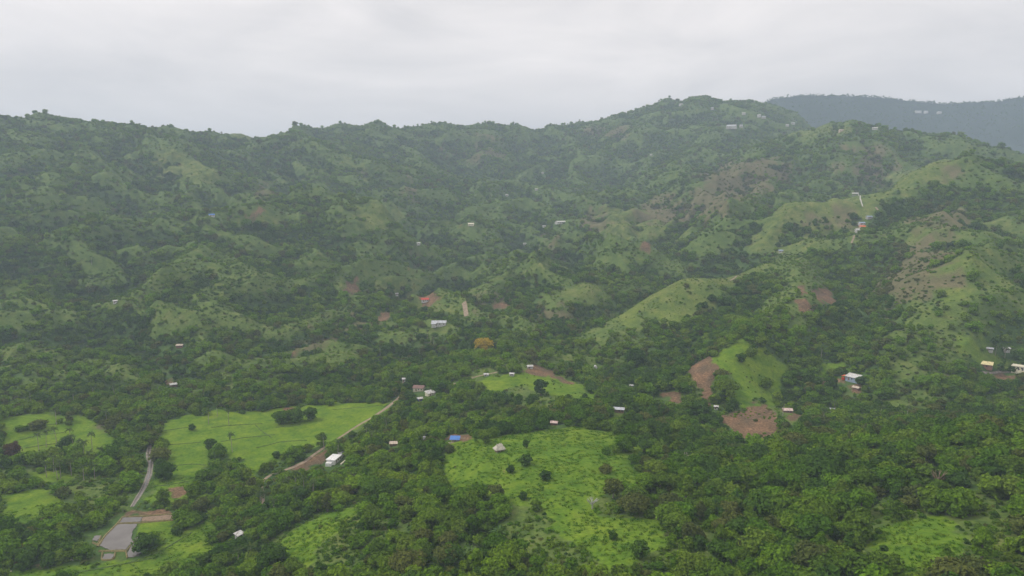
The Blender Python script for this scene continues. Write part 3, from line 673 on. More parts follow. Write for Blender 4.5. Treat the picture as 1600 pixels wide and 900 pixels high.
FARMAT = [M_DARK, M_MID, M_MID, M_LIGHT, M_OLIVE]
for mi, m in enumerate((M_DARK, M_MID, M_LIGHT, M_OLIVE)):
    for i in range(4):
        R_, H_, lb, bs = SPEC[(i * 3 + mi) % 8]
        far_kind(PROTO, k, crown_mesh('kind', 300 + k, R_, H_, lb, 360, 0.70, bs * .7), m); k += 1
SHRUB_SHAPES = []
for i in range(5):
    SHRUB_SHAPES.append(crown_mesh('shrub', 400 + i, 1.5, 1.5, 4, 130, 0.33, 0.0, flat=.8))
k = 0
for m in (M_DARK, M_MID, M_LIGHT, M_OLIVE):
    for i in range(3):
        far_kind(SHRUBC, k, crown_mesh('kind', 500 + k, 1.5, 1.45, 4, 90, 0.36, 0.0, flat=.8), m); k += 1
for i in range(4):
    r_ = random.Random(i); mb = MB()
    for _ in range(26):
        a = r_.uniform(0, 6.3); d = r_.uniform(0, .8); x, y = d * math.cos(a), d * math.sin(a); h = r_.uniform(.25, .6); t = r_.uniform(0, 6.3)
        wx, wy = .16 * math.cos(t), .16 * math.sin(t); bx, by = x * .9 + r_.uniform(-.3, .3), y * .9 + r_.uniform(-.3, .3)
        mb.add([(x - wx, y - wy, -.1), (x + wx, y + wy, -.1), (x + bx + wx * .6, y + by + wy * .6, h), (x + bx - wx * .6, y + by - wy * .6, h)], [(0, 1, 2, 3)])
    far_kind(GRASSC, i, mb, M_GRASSBLADE)

# ------------------------------------------------------------------ where plants may stand
def horizon_visible(x, y, top, slack):
    """true where a plant of that height can be seen from near the drone over the ground in front"""
    s = np.arctan2(x, y); r = np.hypot(x, y)
    o = np.ones(x.shape, bool)
    rr = np.exp(np.linspace(math.log(110), math.log(3300), 260)); ss = np.linspace(-1.0, 1.0, 700)
    R_, S_ = np.meshgrid(rr, ss, indexing='ij')
    e = (height((R_ * np.sin(S_)).ravel(), (R_ * np.cos(S_)).ravel()).reshape(R_.shape) - CAMZ) / R_
    mxx = np.maximum.accumulate(e, 0)
    i = np.clip((s + 1) / 2 * 699, 0, 699).astype(int); j = np.clip(np.interp(np.log(r), np.log(rr), np.arange(260)).astype(int) - 3, 0, 259)
    z = height(x, y)
    return (z + top + slack - CAMZ) / r >= mxx[j, i]
def jitter_grid(r0, r1, sp, half=0.80):
    n_ = int(2 * r1 * math.sin(half) / sp) + 2
    xs = (np.arange(n_) - n_ / 2) * sp; ys = np.arange(max(60, r0 * math.cos(half) - 10), r1, sp)
    X, Y = np.meshgrid(xs, ys); X = X + RNG.uniform(-.48, .48, X.shape) * sp; Y = Y + RNG.uniform(-.48, .48, Y.shape) * sp
    X, Y = X.ravel(), Y.ravel(); r = np.hypot(X, Y)
    m = (r >= r0) & (r < r1) & (np.abs(np.arctan2(X, Y)) < half)
    return X[m], Y[m]
def grade(x, y):
    """ground slope along the line of sight"""
    r = np.hypot(x, y); d = 8.0
    return (height(x + x / r * d, y + y / r * d) - height(x, y)) / d
LINES = []
for ln, wd in ((ROAD[1:5], 2.2), (ROAD[5:9], 3.0), (ROAD[12:16], 3.2), (STREAM[1:], 3.5), ([(1345,322),(1340,308),(1337,303)], 4), ([(725,472),(729,494)], 4), ([(700,603),(745,588),(800,576)], 2), ([(1330,380),(1338,366)], 3)):
    p = np.array([hit(u, v)[:2] for u, v in ln]); d = np.r_[0, np.cumsum(np.hypot(*np.diff(p, axis=0).T))]
    s = np.linspace(0, d[-1], int(d[-1] / 2) + 2); LINES.append((np.c_[np.interp(s, d, p[:, 0]), np.interp(s, d, p[:, 1])], wd))
POOLS = [poly((125,850),(150,832),(190,800),(275,800),(275,816),(222,832),(226,866),(200,876),(158,878),(122,862))]
def kept_clear(x, y, h, rad):
    """ground that must stay open: buildings, road, stream, ponds, and the view over them"""
    r = np.hypot(x, y); ux, uy = x / r, y / r
    dep = (CAMZ - height(x, y)) / r
    sh = np.clip(h / np.maximum(dep + grade(x, y), 0.12), 0, 45)
    bad = np.zeros(x.shape, bool)
    for f_ in (0.0, 0.5, 1.0):
        qx, qy = x + ux * sh * f_ * .8, y + uy * sh * f_ * .8
        bad |= anyin(SOIL, qx, qy) | anyin(POOLS, qx, qy)
    for pl, wd in LINES:
        m = np.nonzero((x > pl[:, 0].min() - 60) & (x < pl[:, 0].max() + 60) & (y > pl[:, 1].min() - 60) & (y < pl[:, 1].max() + 60))[0]
        for i in range(0, len(m), 20000):
            q = m[i:i + 20000]
            for f_ in (0.0, 0.6):
                dx = (x[q] + ux[q] * sh[q] * f_)[:, None] - pl[:, 0]; dy = (y[q] + uy[q] * sh[q] * f_)[:, None] - pl[:, 1]
                bad[q] |= (dx * dx + dy * dy).min(1) < (wd * .6 + rad[q] * .55) ** 2
    for hs, (hx, hy, hz) in zip(HOUSES, HXYZ):
        hr = math.hypot(hx, hy); ax, ay = -hx / hr, -hy / hr
        al = (x - hx) * ax + (y - hy) * ay; pe = np.abs((x - hx) * ay - (y - hy) * ax)
        w2 = max(hs[3], hs[4]) / 2 * 1.15
        bad |= (np.hypot(x - hx, y - hy) < w2 + rad * .8) | ((al > 0) & (al < np.maximum(sh * .72, w2) + w2) & (pe < w2 + rad * .7))
    return bad

def plants():
    X, Y, Rk = [], [], []
    for r0, r1, sp in ((150, 620, 4.7), (620, 1250, 6.0), (1250, 2900, 8.4)):
        a, b = jitter_grid(r0, r1, sp); X.append(a); Y.append(b); Rk.append(np.full(len(a), sp))
    x = np.concatenate(X); y = np.concatenate(Y); sp = np.concatenate(Rk)
    r = np.hypot(x, y)
    sc = 0.48 + 0.86 * RNG.random(len(x)) ** 1.7 + 0.20 * sstep(650, 1300, r)
    sc *= 1 + 0.25 * fbm(x, y, 70, 2, 301)
    sc *= 1 + 0.22 * sstep(40, 110, x) * (1 - sstep(330, 420, r))
    vis = horizon_visible(x, y, 9.0, 14.0)
    x, y, r, sc = x[vis], y[vis], r[vis], sc[vis]
    m, o, s = cover(x, y)
    f = openness(x, y)
    f = np.where(anyin(THIN, x, y, 0.05), f - 0.50, f)
    f = np.where(o, f - 0.45, f); f = np.where(m, np.where(r > 560, f - 0.40, np.where(anyin(MEADOW[:5], x, y, POLYBLUR), -.1, f - 0.95 + 0.45 * (fbm(x, y, 24, 2, 331) > .20))), f)
    # tree tops must not lean over the near edge of a meadow
    ux, uy = x / r, y / r; sh = np.clip(4.0 * sc / np.maximum((CAMZ - height(x, y)) / r + grade(x, y), .15), 0, 22)
    mm = anyin(MEADOW, x + ux * sh, y + uy * sh, POLYBLUR)
    f = np.where(mm & ~m, f - 0.30, f)
    keep = (f > 0.16 + 0.52 * RNG.random(len(x))) & ~s
    x, y, r, sc, o, f = x[keep], y[keep], r[keep], sc[keep], o[keep], f[keep]
    keep = ~kept_clear(x, y, 7.0 * sc, 4.0 * sc)
    x, y, r, sc, o, f = x[keep], y[keep], r[keep], sc[keep], o[keep], f[keep]
    tone = fbm(x, y, 150, 2, 321) + 0.7 * fbm(x, y, 30, 2, 322) + RNG.normal(0, .38, len(x)) + .42 * sstep(480, 620, r) - np.clip(hollow(x, y) / 9.0, -.45, .45) * sstep(450, 650, r) + 0.12 * (1 - sstep(350, 480, r)) - .05 * sstep(400, 600, r) * (1 - sstep(900, 1300, r))  # hollows get darker leaves, ridges paler ones: relief shading put into the colour
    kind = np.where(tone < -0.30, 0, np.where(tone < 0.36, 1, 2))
    kind = np.where((RNG.random(len(x)) < .10 + 0.5 * o), 3, kind)
    return x, y, r, sc, kind, f
TX, TY, TR, TS, TK, TF = plants()
TZ = height(TX, TY)
print('trees', len(TX))
def gn_scatter(name, pos, scl, rz, vi, coll):
    me = bpy.data.meshes.new(name); me.vertices.add(len(pos)); me.vertices.foreach_set('co', np.asarray(pos, np.float32).ravel())
    me.attributes.new('size', 'FLOAT_VECTOR', 'POINT').data.foreach_set('vector', np.asarray(scl, np.float32).ravel())
    me.attributes.new('turn', 'FLOAT_VECTOR', 'POINT').data.foreach_set('vector', np.stack([RNG.normal(0, .06, len(pos)), RNG.normal(0, .06, len(pos)), rz], -1).astype(np.float32).ravel())
    me.attributes.new('kind_of', 'INT', 'POINT').data.foreach_set('value', np.asarray(vi, np.int32))
    o = link(name, me)
    t = bpy.data.node_groups.new(name, 'GeometryNodeTree')
    t.interface.new_socket('Geometry', in_out='INPUT', socket_type='NodeSocketGeometry'); t.interface.new_socket('Geometry', in_out='OUTPUT', socket_type='NodeSocketGeometry')
    N, L = t.nodes.new, t.links.new
    gi, go = N('NodeGroupInput'), N('NodeGroupOutput')
    ip = N('GeometryNodeInstanceOnPoints'); ci = N('GeometryNodeCollectionInfo'); ci.inputs['Collection'].default_value = coll; ci.inputs['Separate Children'].default_value = True; ci.inputs['Reset Children'].default_value = True
    def na(nm, ty):
        q = N('GeometryNodeInputNamedAttribute'); q.data_type = ty; q.inputs['Name'].default_value = nm; return q.outputs['Attribute']
    L(gi.outputs[0], ip.inputs['Points']); L(ci.outputs[0], ip.inputs['Instance']); ip.inputs['Pick Instance'].default_value = True
    L(na('kind_of', 'INT'), ip.inputs['Instance Index']); L(na('size', 'FLOAT_VECTOR'), ip.inputs['Scale'])
    e2r = N('FunctionNodeEulerToRotation'); L(na('turn', 'FLOAT_VECTOR'), e2r.inputs[0]); L(e2r.outputs[0], ip.inputs['Rotation'])
    L(ip.outputs[0], go.inputs[0])
    md_ = o.modifiers.new('plants', 'NODES'); md_.node_group = t
    return tag(o, kind='stuff')

# ------------------------------------------------------------------ single trees, one by one
LANDMARKS = [('the muddy ponds',200,840),('the white shed',374,838),('the palm row',110,720),('the stream',230,740),('the white stepped building',520,715),('the blue roofed hut',711,684),('the thatched hut',780,700),
             ('the grey tin shed',967,640),('the bare branched tree',1070,718),('the brown withered tree',1465,738),('the small lower right meadow',1430,850),('the ploughed brown field',1175,655),('the left paddy fields',420,690),
             ('the far right lawn',1560,570),('the orange blossoming tree',755,540),('the landslide scar',1100,590),('the far central meadow',820,592),('the bright hill meadow',1165,570),('the dirt road head',620,625),('the brown road bend',412,760),('the steep grassy slope',490,850),
             ('the central meadow tip',960,880),('the scrubby hill foot',700,890),('the bottom right corner',1580,880),('the near crest end',1560,680),('the near wooded crest',1330,690),('the banana clump',1120,760),
             ('the bottom edge bananas',1180,880),('the near wooded slope',1260,800),('the wooded hill flank',620,760)]
def near_mark(u, v):
    m_ = min(LANDMARKS, key=lambda q: (q[1] - u) ** 2 + (1.6 * (q[2] - v)) ** 2)
    du, dv = u - m_[1], 1.6 * (v - m_[2])
    return ('right of ' if du > 0 else 'left of ') + m_[0] if abs(du) > abs(dv) else ('below ' if dv > 0 else 'above ') + m_[0]
TONE = {0: ('dark green', M_DARK), 1: ('mid green', M_MID), 2: ('yellow green', M_LIGHT), 3: ('dull olive', M_OLIVE)}
def place_tree(name, x, y, z, s, shape, mat, label, group, cat='tree', sz=1.0, trunk=None):
    cm, tm, R_, H_ = SHAPES[shape]
    t = link(name, None, None, (x, y, z), random.uniform(0, 6.3)); t.scale = (s, s, s * sz)
    tag(t, label, cat, group)
    for nm, me, mt in (('trunk', tm, trunk or M_BARK), ('crown', cm, mat)):
        c = link(nm, me, t); c.material_slots[0].link = 'OBJECT'; c.material_slots[0].material = mt
    return t
# landmark trees: u, v of the foot, height in metres, tone, shape, name, label
LONE = [(230,862,8.5,0,3,'broadleaf_tree','dense dark round tree overhanging the right side of the muddy ponds'),(258,748,8.5,0,1,'broadleaf_tree','round dark tree standing beside the stream in the left fields'),
 (300,672,4.5,0,4,'broadleaf_tree','low dark round tree alone in the upper left paddy field'),(330,706,9.0,0,2,'broadleaf_tree','tall dark tree between the two left paddy fields'),(338,722,8.0,1,0,'broadleaf_tree','green tree just below the tall dark one between the paddies'),
 (432,716,4.6,0,4,'broadleaf_tree','small round dark tree alone at the lower edge of the bright paddy'),(845,618,13.0,0,2,'broadleaf_tree','tall dark upright tree on the far meadow of the central hill'),
 (440,662,9.0,0,1,'broadleaf_tree','left one of the dark tree clump inside the paddy'),(462,660,10.0,0,3,'broadleaf_tree','middle tree of the dark clump inside the paddy'),(485,656,9.0,0,0,'broadleaf_tree','right one of the dark tree clump inside the paddy'),
 (798,738,3.8,0,4,'broadleaf_tree','small dark bush-like tree below the thatched hut in the bright meadow'),(822,700,4.8,0,2,'broadleaf_tree','slim dark small tree right of the thatched hut'),(758,692,6.5,1,0,'broadleaf_tree','green tree between the blue roofed hut and the thatched hut'),
 (852,750,4.8,0,4,'broadleaf_tree','dark bushy tree in the middle of the central meadow'),(818,780,3.6,0,4,'broadleaf_tree','small dark tree at the left of the lower central meadow'),(838,797,4.5,1,4,'broadleaf_tree','low bushy tree below the left edge of the central meadow'),
 (957,842,3.4,0,4,'broadleaf_tree','single little dark tree in the lower part of the central meadow'),(1000,872,6.0,0,0,'broadleaf_tree','dark tree at the lower right border of the central meadow'),
 (958,778,7.5,3,5,'broadleaf_tree','spreading olive tree with pale trunk at the right of the central meadow'),(1100,672,11.0,0,2,'broadleaf_tree','tall dark tree in front of the ploughed field'),(1095,652,11.0,0,3,'broadleaf_tree','dark broad tree left of the ploughed field below the landslide'),
 (1135,620,12.0,1,1,'broadleaf_tree','green tree clump between the landslide scar and the bright hill meadow'),(1128,606,9,1,3,'broadleaf_tree','upper green tree right of the landslide scar'),(1158,566,7,0,0,'broadleaf_tree','dark tree alone on the bright hill meadow above the landslide'),
 (1298,607,9.0,0,4,'broadleaf_tree','dark round tree left of the orange and white house'),(1280,622,9.5,0,2,'broadleaf_tree','dark tree below left of the orange and white house'),(1344,601,6.5,0,4,'broadleaf_tree','dark tree right in front of the orange and white house'),
 (880,650,13.0,1,2,'broadleaf_tree','tall tree with a pale bare trunk at the back of the central meadow'),(1005,640,10.0,2,1,'broadleaf_tree','bright green tree right of the grey tin shed'),(1563,580,7.0,0,2,'broadleaf_tree','dark small tree on the lawn right of the yellow roofed house'),
 (1582,582,6.0,0,4,'broadleaf_tree','dark rounded tree left of the beige house'),(664,492,11.0,0,2,'broadleaf_tree','slim dark tree in front of the red roofed house'),(990,570,14,0,3,'broadleaf_tree','dark spreading tree in the woods right of the dome tent'),
 (20,712,8.0,4,3,'russet_tree','reddish brown leaved tree at the left edge beside the meadow'),(755,550,13.0,5,1,'blossoming_tree','tree with an orange yellow blossoming crown in the valley woods'),
 (135,872,6.0,1,3,'broadleaf_tree','round green tree just below the ponds'),(105,868,6.5,0,0,'broadleaf_tree','dark tree left below the ponds by the rubble'),(45,878,7.0,0,1,'broadleaf_tree','dark tree at the lower left corner by the meadow edge'),
 (430,888,9.5,0,3,'broadleaf_tree','big dark rounded tree near the bottom edge left of the grassy slope'),(340,880,8.0,0,2,'broadleaf_tree','dark tree at the bottom edge by the lower left meadow')]
lx = []
for (u, v, hgt, tn, sh, nm, lab) in LONE:
    x, y, z = hit(u, v); lx.append((x, y))
    mat = [M_DARK, M_MID, M_LIGHT, M_OLIVE, M_RED, M_ORANGE][tn]
    place_tree(nm, x, y, z - .1, hgt / SHAPES[sh][3], sh, mat, lab, None, trunk=M_PALEBARK if 'pale' in lab else None)
lx = np.array(lx)
d2 = ((TX[:, None] - lx[None, :, 0]) ** 2 + (TY[:, None] - lx[None, :, 1]) ** 2).min(1)
okt = d2 > 4.5 ** 2
TX, TY, TR, TS, TK, TF, TZ = (a[okt] for a in (TX, TY, TR, TS, TK, TF, TZ))
U, V_ = project(TX, TY, TZ + 5 * TS)
infr = (U > 8) & (U < 1592) & (V_ > 20) & (V_ < 894) & horizon_visible(TX, TY, 6.0, 0.0)
size = np.where(infr, TS / TR, 0)
order = np.argsort(-size)
NEAR = order[:300 - len([1 for q in LONE if q[5] == 'broadleaf_tree'])]
for i in NEAR:
    mk = near_mark(U[i], V_[i]); tn, mat = TONE[int(TK[i])]
    shp = int((TX[i] * 7 + TY[i] * 3) % 8)
    big = ('large ' if TS[i] > 1.2 else ('small ' if TS[i] < .85 else '')) + ('rounded', 'broad', 'tall', 'lobed', 'narrow', 'flat topped', 'slender', 'wide crowned')[shp]
    lab = f'{big} {tn} tree {mk}'
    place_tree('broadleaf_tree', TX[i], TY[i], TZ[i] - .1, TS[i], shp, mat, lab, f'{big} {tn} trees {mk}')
rest = np.ones(len(TX), bool); rest[NEAR] = False
# trees along the crest of the far blue ridge
NCR = 5200
ci_ = np.clip(((RNG.uniform(0.0, 0.95, NCR) - FA[0]) / (FA[1] - FA[0])).astype(int), 0, 519); cj_ = RNG.integers(18, 31, NCR); cj_[:1300] = RNG.integers(29, 31, 1300)
jx, jy = RNG.uniform(-5, 5, NCR), RNG.uniform(-13, 13, NCR)
rows_ = RZ[np.clip(cj_ + 1, 0, 59), ci_]; slope_ = (rows_ - RZ[cj_, ci_]) / (RY[np.clip(cj_ + 1, 0, 59), ci_] - RY[cj_, ci_])
fpos = np.r_[np.c_[TX, TY, TZ - .3][rest], np.c_[RX[cj_, ci_] + jx, RY[cj_, ci_] + jy, RZ[cj_, ci_] + slope_ * jy - 1.0]]
fsc = np.r_[TS[rest], 0.55 + 0.7 * RNG.random(NCR) ** 2.5]
fk = np.r_[TK[rest], np.zeros(NCR, int)]
nrest = len(fsc)
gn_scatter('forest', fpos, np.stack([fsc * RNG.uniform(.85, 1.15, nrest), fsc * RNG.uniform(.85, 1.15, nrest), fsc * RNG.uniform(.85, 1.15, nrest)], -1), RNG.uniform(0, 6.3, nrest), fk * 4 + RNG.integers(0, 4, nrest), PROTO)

# ------------------------------------------------------------------ shrubs and meadow grass
def shrubs():
    X, Y = [], []
    for r0, r1, sp in ((150, 480, 2.6), (480, 1000, 4.2), (1000, 2500, 7.0)):
        a, b = jitter_grid(r0, r1, sp, .74); X.append(a); Y.append(b)
    x = np.concatenate(X); y = np.concatenate(Y); r = np.hypot(x, y)
    vis = horizon_visible(x, y, 2.0, 6.0); x, y, r = x[vis], y[vis], r[vis]
    m, o, s = cover(x, y)
    mead_near = anyin(MEADOW[:5], x, y, POLYBLUR)
    f = 0.5 + 0.55 * fbm(x, y, 22, 3, 411) + 0.35 * fbm(x, y, 90, 2, 412)
    f = np.where(m, f - 0.34 - .22 * mead_near + .26 * sstep(560, 700, r), f); f = np.where(o, f - 0.1, f)
    f = np.where(s, f - .08, f) + 0.12 * sstep(420, 560, r) + .08 * anyin(THIN, x, y, .05)
    keep = (f > 0.36 + 0.22 * RNG.random(len(x))) & ~(s & (r < 360))
    x, y, r, m, o = x[keep], y[keep], r[keep], m[keep], o[keep]
    sc = (0.45 + 0.75 * RNG.random(len(x)) ** 1.8) * (1 + 0.9 * sstep(500, 1300, r)) * np.where(m, 0.62, 1.0)
    keep = ~kept_clear(x, y, 1.6 * sc, 1.3 * sc) | (anyin(SOIL[5:6], x, y) & (RNG.random(len(x)) < .5))
    x, y, r, m, o, sc = x[keep], y[keep], r[keep], m[keep], o[keep], sc[keep]
    tone = fbm(x, y, 120, 2, 421) + RNG.normal(0, .35, len(x)) + .25 * m + 0.12 * (1 - sstep(350, 480, r))
    k = np.where(tone < -0.35, 0, np.where(tone < 0.3, 1, 2)); k = np.where(RNG.random(len(x)) < .08 + .55 * o, 3, k)
    return x, y, r, sc, k, m
SX, SY, SR, SS, SK, SM = shrubs(); SZ = height(SX, SY)
print('shrubs', len(SX))
u_, v_ = project(SX, SY, SZ + SS)
inf2 = (u_ > 8) & (u_ < 1592) & (v_ > 20) & (v_ < 892) & horizon_visible(SX, SY, 1.0, 0.0)
# a shrub under a tree crown is not seen: prefer the ones standing in the open
from mathutils import kdtree
kd = kdtree.KDTree(len(TX))
for i in range(len(TX)): kd.insert((TX[i], TY[i], 0), i)
kd.balance()
sz2 = np.where(inf2 & SM & (SR < 560), SS / SR, 0)
cand = np.argsort(-sz2)[:7000]
pick = [i for i in cand if kd.find((SX[i], SY[i] - 3, 0))[2] > 5.0][:290]
shm = [mb.mesh('shrub', M_MID) for mb in SHRUB_SHAPES]
for i in pick:
    mk = near_mark(u_[i], v_[i]); tn, mat = TONE[int(SK[i])]; big = 'wide' if SS[i] > .55 else 'small'
    o = link('shrub', shm[i % 5], None, (SX[i], SY[i], SZ[i] - .1), random.uniform(0, 6.3)); o.scale = (SS[i],) * 3
    o.material_slots[0].link = 'OBJECT'; o.material_slots[0].material = mat
    tag(o, f'{big} {tn} shrub in grass {mk}', 'shrub', f'{big} {tn} shrubs {mk}')
rs = np.ones(len(SX), bool); rs[pick] = False
nr_ = rs.sum()
gn_scatter('undergrowth', np.c_[SX, SY, SZ - .2][rs], np.stack([SS[rs] * RNG.uniform(.8, 1.4, nr_), SS[rs] * RNG.uniform(.8, 1.4, nr_), SS[rs] * RNG.uniform(.6, 1.1, nr_)], -1), RNG.uniform(0, 6.3, nr_), SK[rs] * 3 + RNG.integers(0, 3, nr_), SHRUBC)
gx, gy = jitter_grid(170, 430, 1.7, .70)
gm_, go_, gs_ = cover(gx, gy)
kp = gm_ & ~gs_ & (fbm(gx, gy, 14, 3, 501) > -0.45 + .9 * RNG.random(len(gx))) & ~kept_clear(gx, gy, .5 + 0 * gx, .5 + 0 * gx)
gx, gy = gx[kp], gy[kp]; gz = height(gx, gy); ng = len(gx); print('tufts', ng)
gs = RNG.uniform(.35, 1.1, ng)
gn_scatter('grass', np.c_[gx, gy, gz], np.stack([gs * 1.2, gs * 1.2, gs * .8], -1), RNG.uniform(0, 6.3, ng), RNG.integers(0, 4, ng), GRASSC)

fp = SOIL[5]; fx0, fx1, fy0, fy1 = fp[:, 0].min(), fp[:, 0].max(), fp[:, 1].min(), fp[:, 1].max()
rx, ry = np.meshgrid(np.arange(fx0, fx1, 1.25), np.arange(fy0, fy1, 2.3)); rx = rx + .25 * ry + RNG.normal(0, .22, rx.shape); ry = ry + RNG.normal(0, .2, ry.shape); rx, ry = rx.ravel(), ry.ravel()
kp = inside(fp, rx, ry) & (RNG.random(len(rx)) < .75); rx, ry = rx[kp], ry[kp]; rz_ = height(rx, ry); ns = len(rx)
ss_ = RNG.uniform(.16, .42, ns)
gn_scatter('stubble', np.c_[rx, ry, rz_ - .05], np.stack([ss_, ss_, ss_], -1), RNG.uniform(0, 6.3, ns), np.where(RNG.random(ns) < .72, 9, 3) + RNG.integers(0, 3, ns), SHRUBC)

# ------------------------------------------------------------------ palms, banana plants, bare trees
def frond_mesh(name, L_, droop, width, mat, seg=6, comb=True):
    mb = MB(); pts = []
    for i in range(seg + 1):
        t = i / seg; pts.append(Vector((L_ * (t - .12 * t * t), 0, L_ * (.30 * t - droop * t * t))))
    for i in range(seg):
        a, b = pts[i], pts[i + 1]; t = (i + .5) / seg; w_ = width * math.sin(math.pi * min(1, .12 + t * .86)) ** .6
        for s in (-1, 1):
            dz = -w_ * (.55 if comb else .18)
            fw = (b - a) * (.75 if comb else 1.0)
            mb.add([a, a + fw, a + fw + Vector((w_ * (.35 if comb else 0), s * w_, dz)), a + Vector((w_ * (.35 if comb else 0), s * w_, dz))], [(0, 1, 2, 3) if s > 0 else (3, 2, 1, 0)])
    return mb.mesh(name, mat)
FROND = [frond_mesh('frond', 3.3, d, .62, M_PALM) for d in (.35, .62, .95)]
BLEAF = [frond_mesh('leaf', 2.3, d, .34, M_BANANA, 5, False) for d in (.30, .55, .8)]
def palm(u, v, h, label, group, lean=.08):
    x, y, z = hit(u, v); t = link('coconut_palm', None, None, (x, y, z), random.uniform(0, 6.3)); tag(t, label, 'palm', group)
    mb = MB(); lx_ = h * lean
    mb.tube([(0, 0, -.5), (lx_ * .2, 0, h * .35), (lx_ * .55, 0, h * .7), (lx_, 0, h)], [.24, .17, .15, .14], 6); link('trunk', mb.mesh('trunk', M_PALEBARK), t)
    nf = 13
    for k_ in range(nf):
        c = link('frond', FROND[k_ % 3], t, (lx_, 0, h)); c.rotation_euler = (0, random.uniform(-.15, .1) if k_ % 3 else -.35, 2 * math.pi * k_ / nf + random.uniform(-.2, .2))
        q = random.uniform(.85, 1.1); c.scale = (q, q, q)
PALMS = [(73,746,9.5),(90,750,9.0),(95,747,10.5),(112,744,9.5),(131,750,9.0),(148,748,8.5),(158,722,9.0),(140,728,9.0),(122,735,9.5),(84,738,10.0),(152,738,8.0)]
for i, (u, v, h) in enumerate(PALMS):
    palm(u, v, h, 'pale trunked coconut palm in the left row below the meadow', 'coconut palms of the left row', random.uniform(.0, .14))
for u, v, h, lb in ((1150,716,7,'coconut palm crown poking from the woods right of the bare branched tree'),(1245,708,6,'coconut palm on the near crest below the ploughed field'),(1335,560,9,'coconut palm on the slope above the orange and white house'),(1283,560,9,'coconut palm in the woods left above the orange and white house'),
                    (372,885,8,'coconut palm among the dark trees at the lower left of centre'),(392,880,8.5,'right hand coconut palm near the big dark rounded tree'),(1360,893,5,'young coconut palm in the lower right meadow at the bottom edge'),(340,650,9,'coconut palm at the back edge of the paddy field'),
                    (1555,556,9,'coconut palm at the left end of the lawn'),(1570,560,9,'coconut palm in the middle of the lawn')):
    palm(u, v, h, lb, None)
r_p = random.Random(9)
for cu, cv, ru, rv, k_, where in ((120,705,60,16,8,'woods behind the left palm row'),(90,440,70,30,6,'far left hillside woods'),(130,640,90,24,7,'woods above the upper left meadow'),(455,790,50,22,9,'grove below the white stepped building'),(640,545,70,16,6,'valley woods left of the orange blossoming tree'),
                                  (350,690,30,30,3,'tree belt between the left paddies'),(1330,660,110,14,7,'gully behind the near wooded crest'),(560,700,60,24,5,'woods right of the dirt road')):
    for _ in range(k_):
        palm(cu + r_p.uniform(-ru, ru), cv + r_p.uniform(-rv, rv), r_p.uniform(8.5, 12), 'coconut palm rising from the ' + where, 'coconut palms of the ' + where, r_p.uniform(0, .14))
def banana(u, v, s, label, group):
    x, y, z = hit(u, v); t = link('banana_plant', None, None, (x, y, z), random.uniform(0, 6.3)); t.scale = (s, s, s); tag(t, label, 'plant', group)
    mb = MB(); mb.tube([(0, 0, -.3), (0, 0, 1.2), (.05, 0, 2.4)], [.16, .13, .09], 6); link('stem', mb.mesh('stem', M_BANANA), t)
    for k_ in range(8):
        c = link('leaf', BLEAF[k_ % 3], t, (0.05, 0, 2.35)); c.rotation_euler = (0, random.uniform(-.75, -.15), 2 * math.pi * k_ / 8 + random.uniform(-.3, .3)); q = random.uniform(.8, 1.15); c.scale = (q, q, q)
BAN = [(1085,765),(1095,770),(1105,762),(1118,768),(1128,758),(1140,765),(1110,748),(1130,775),(1098,756),(1150,755),(1078,756),(1122,780)]
for u, v in BAN: banana(u + random.uniform(-3, 3), v, random.uniform(1.2, 1.6), 'pale leaved banana plant in the clump on the near right slope', 'banana plants of the right slope clump')
for u, v in [(470,788),(480,780),(492,792),(462,776),(500,784),(510,775),(485,800),(440,800),(455,806)]: banana(u, v, random.uniform(1.1, 1.5), 'banana plant in the grove below the white stepped building', 'banana plants below the white building')
for u, v in [(1200,880),(1212,872),(1225,884),(1232,868),(1240,892),(1208,893)]: banana(u, v, random.uniform(1.2, 1.6), 'banana plant in the clump at the bottom right of centre', 'banana plants at the bottom edge')
for u, v in [(735,868),(728,875),(745,880),(778,845),(772,852),(760,890)]: banana(u, v, random.uniform(1.2, 1.6), 'banana plant in the scrub at the bottom of the central hill', 'banana plants at the bottom of the central hill')
def bare_tree(u, v, h, mat, label, spread=.55, seed=3):
    x, y, z = hit(u, v); t = link('bare_tree', None, None, (x, y, z)); tag(t, label, 'tree')
    r_ = random.Random(seed); mb = MB(); mb.tube([(0, 0, -.5), (.2, 0, h * .3), (0, .1, h * .55)], [.34, .26, .18], 7); link('trunk', mb.mesh('trunk', mat), t)
    for k_ in range(9):
        a = 2 * math.pi * k_ / 9 + r_.uniform(-.3, .3); z0 = h * r_.uniform(.3, .55); d = h * spread * r_.uniform(.7, 1.1); b_ = MB()
        p1 = (d * .45 * math.cos(a), d * .45 * math.sin(a), z0 + h * .2); p2 = (d * math.cos(a), d * math.sin(a), z0 + h * r_.uniform(.3, .5))
        b_.tube([(0, 0, z0), p1, p2], [.16, .12, .06], 5)
        for e in (-.5, .5): b_.tube([p1, ((p1[0] + d * .5 * math.cos(a + e)), (p1[1] + d * .5 * math.sin(a + e)), p1[2] + h * .2)], [.1, .05], 4)
        link('branch', b_.mesh('branch', mat), t)
bare_tree(1068,728,7.5, plain('dead_wood', (.38, .32, .28), .9, .2), 'pale bare branched tree rising from the near right woods', .6, 3)
bare_tree(1465,765,8.0, plain('withered_wood', (.22, .16, .11), .9, .2), 'brown withered tree with bare limbs on the near right slope', .4, 5)
bare_tree(925,795,5.0, PAINT.get('grey') or paint('grey'), 'small grey leafless tree at the lower central meadow', .6, 8)

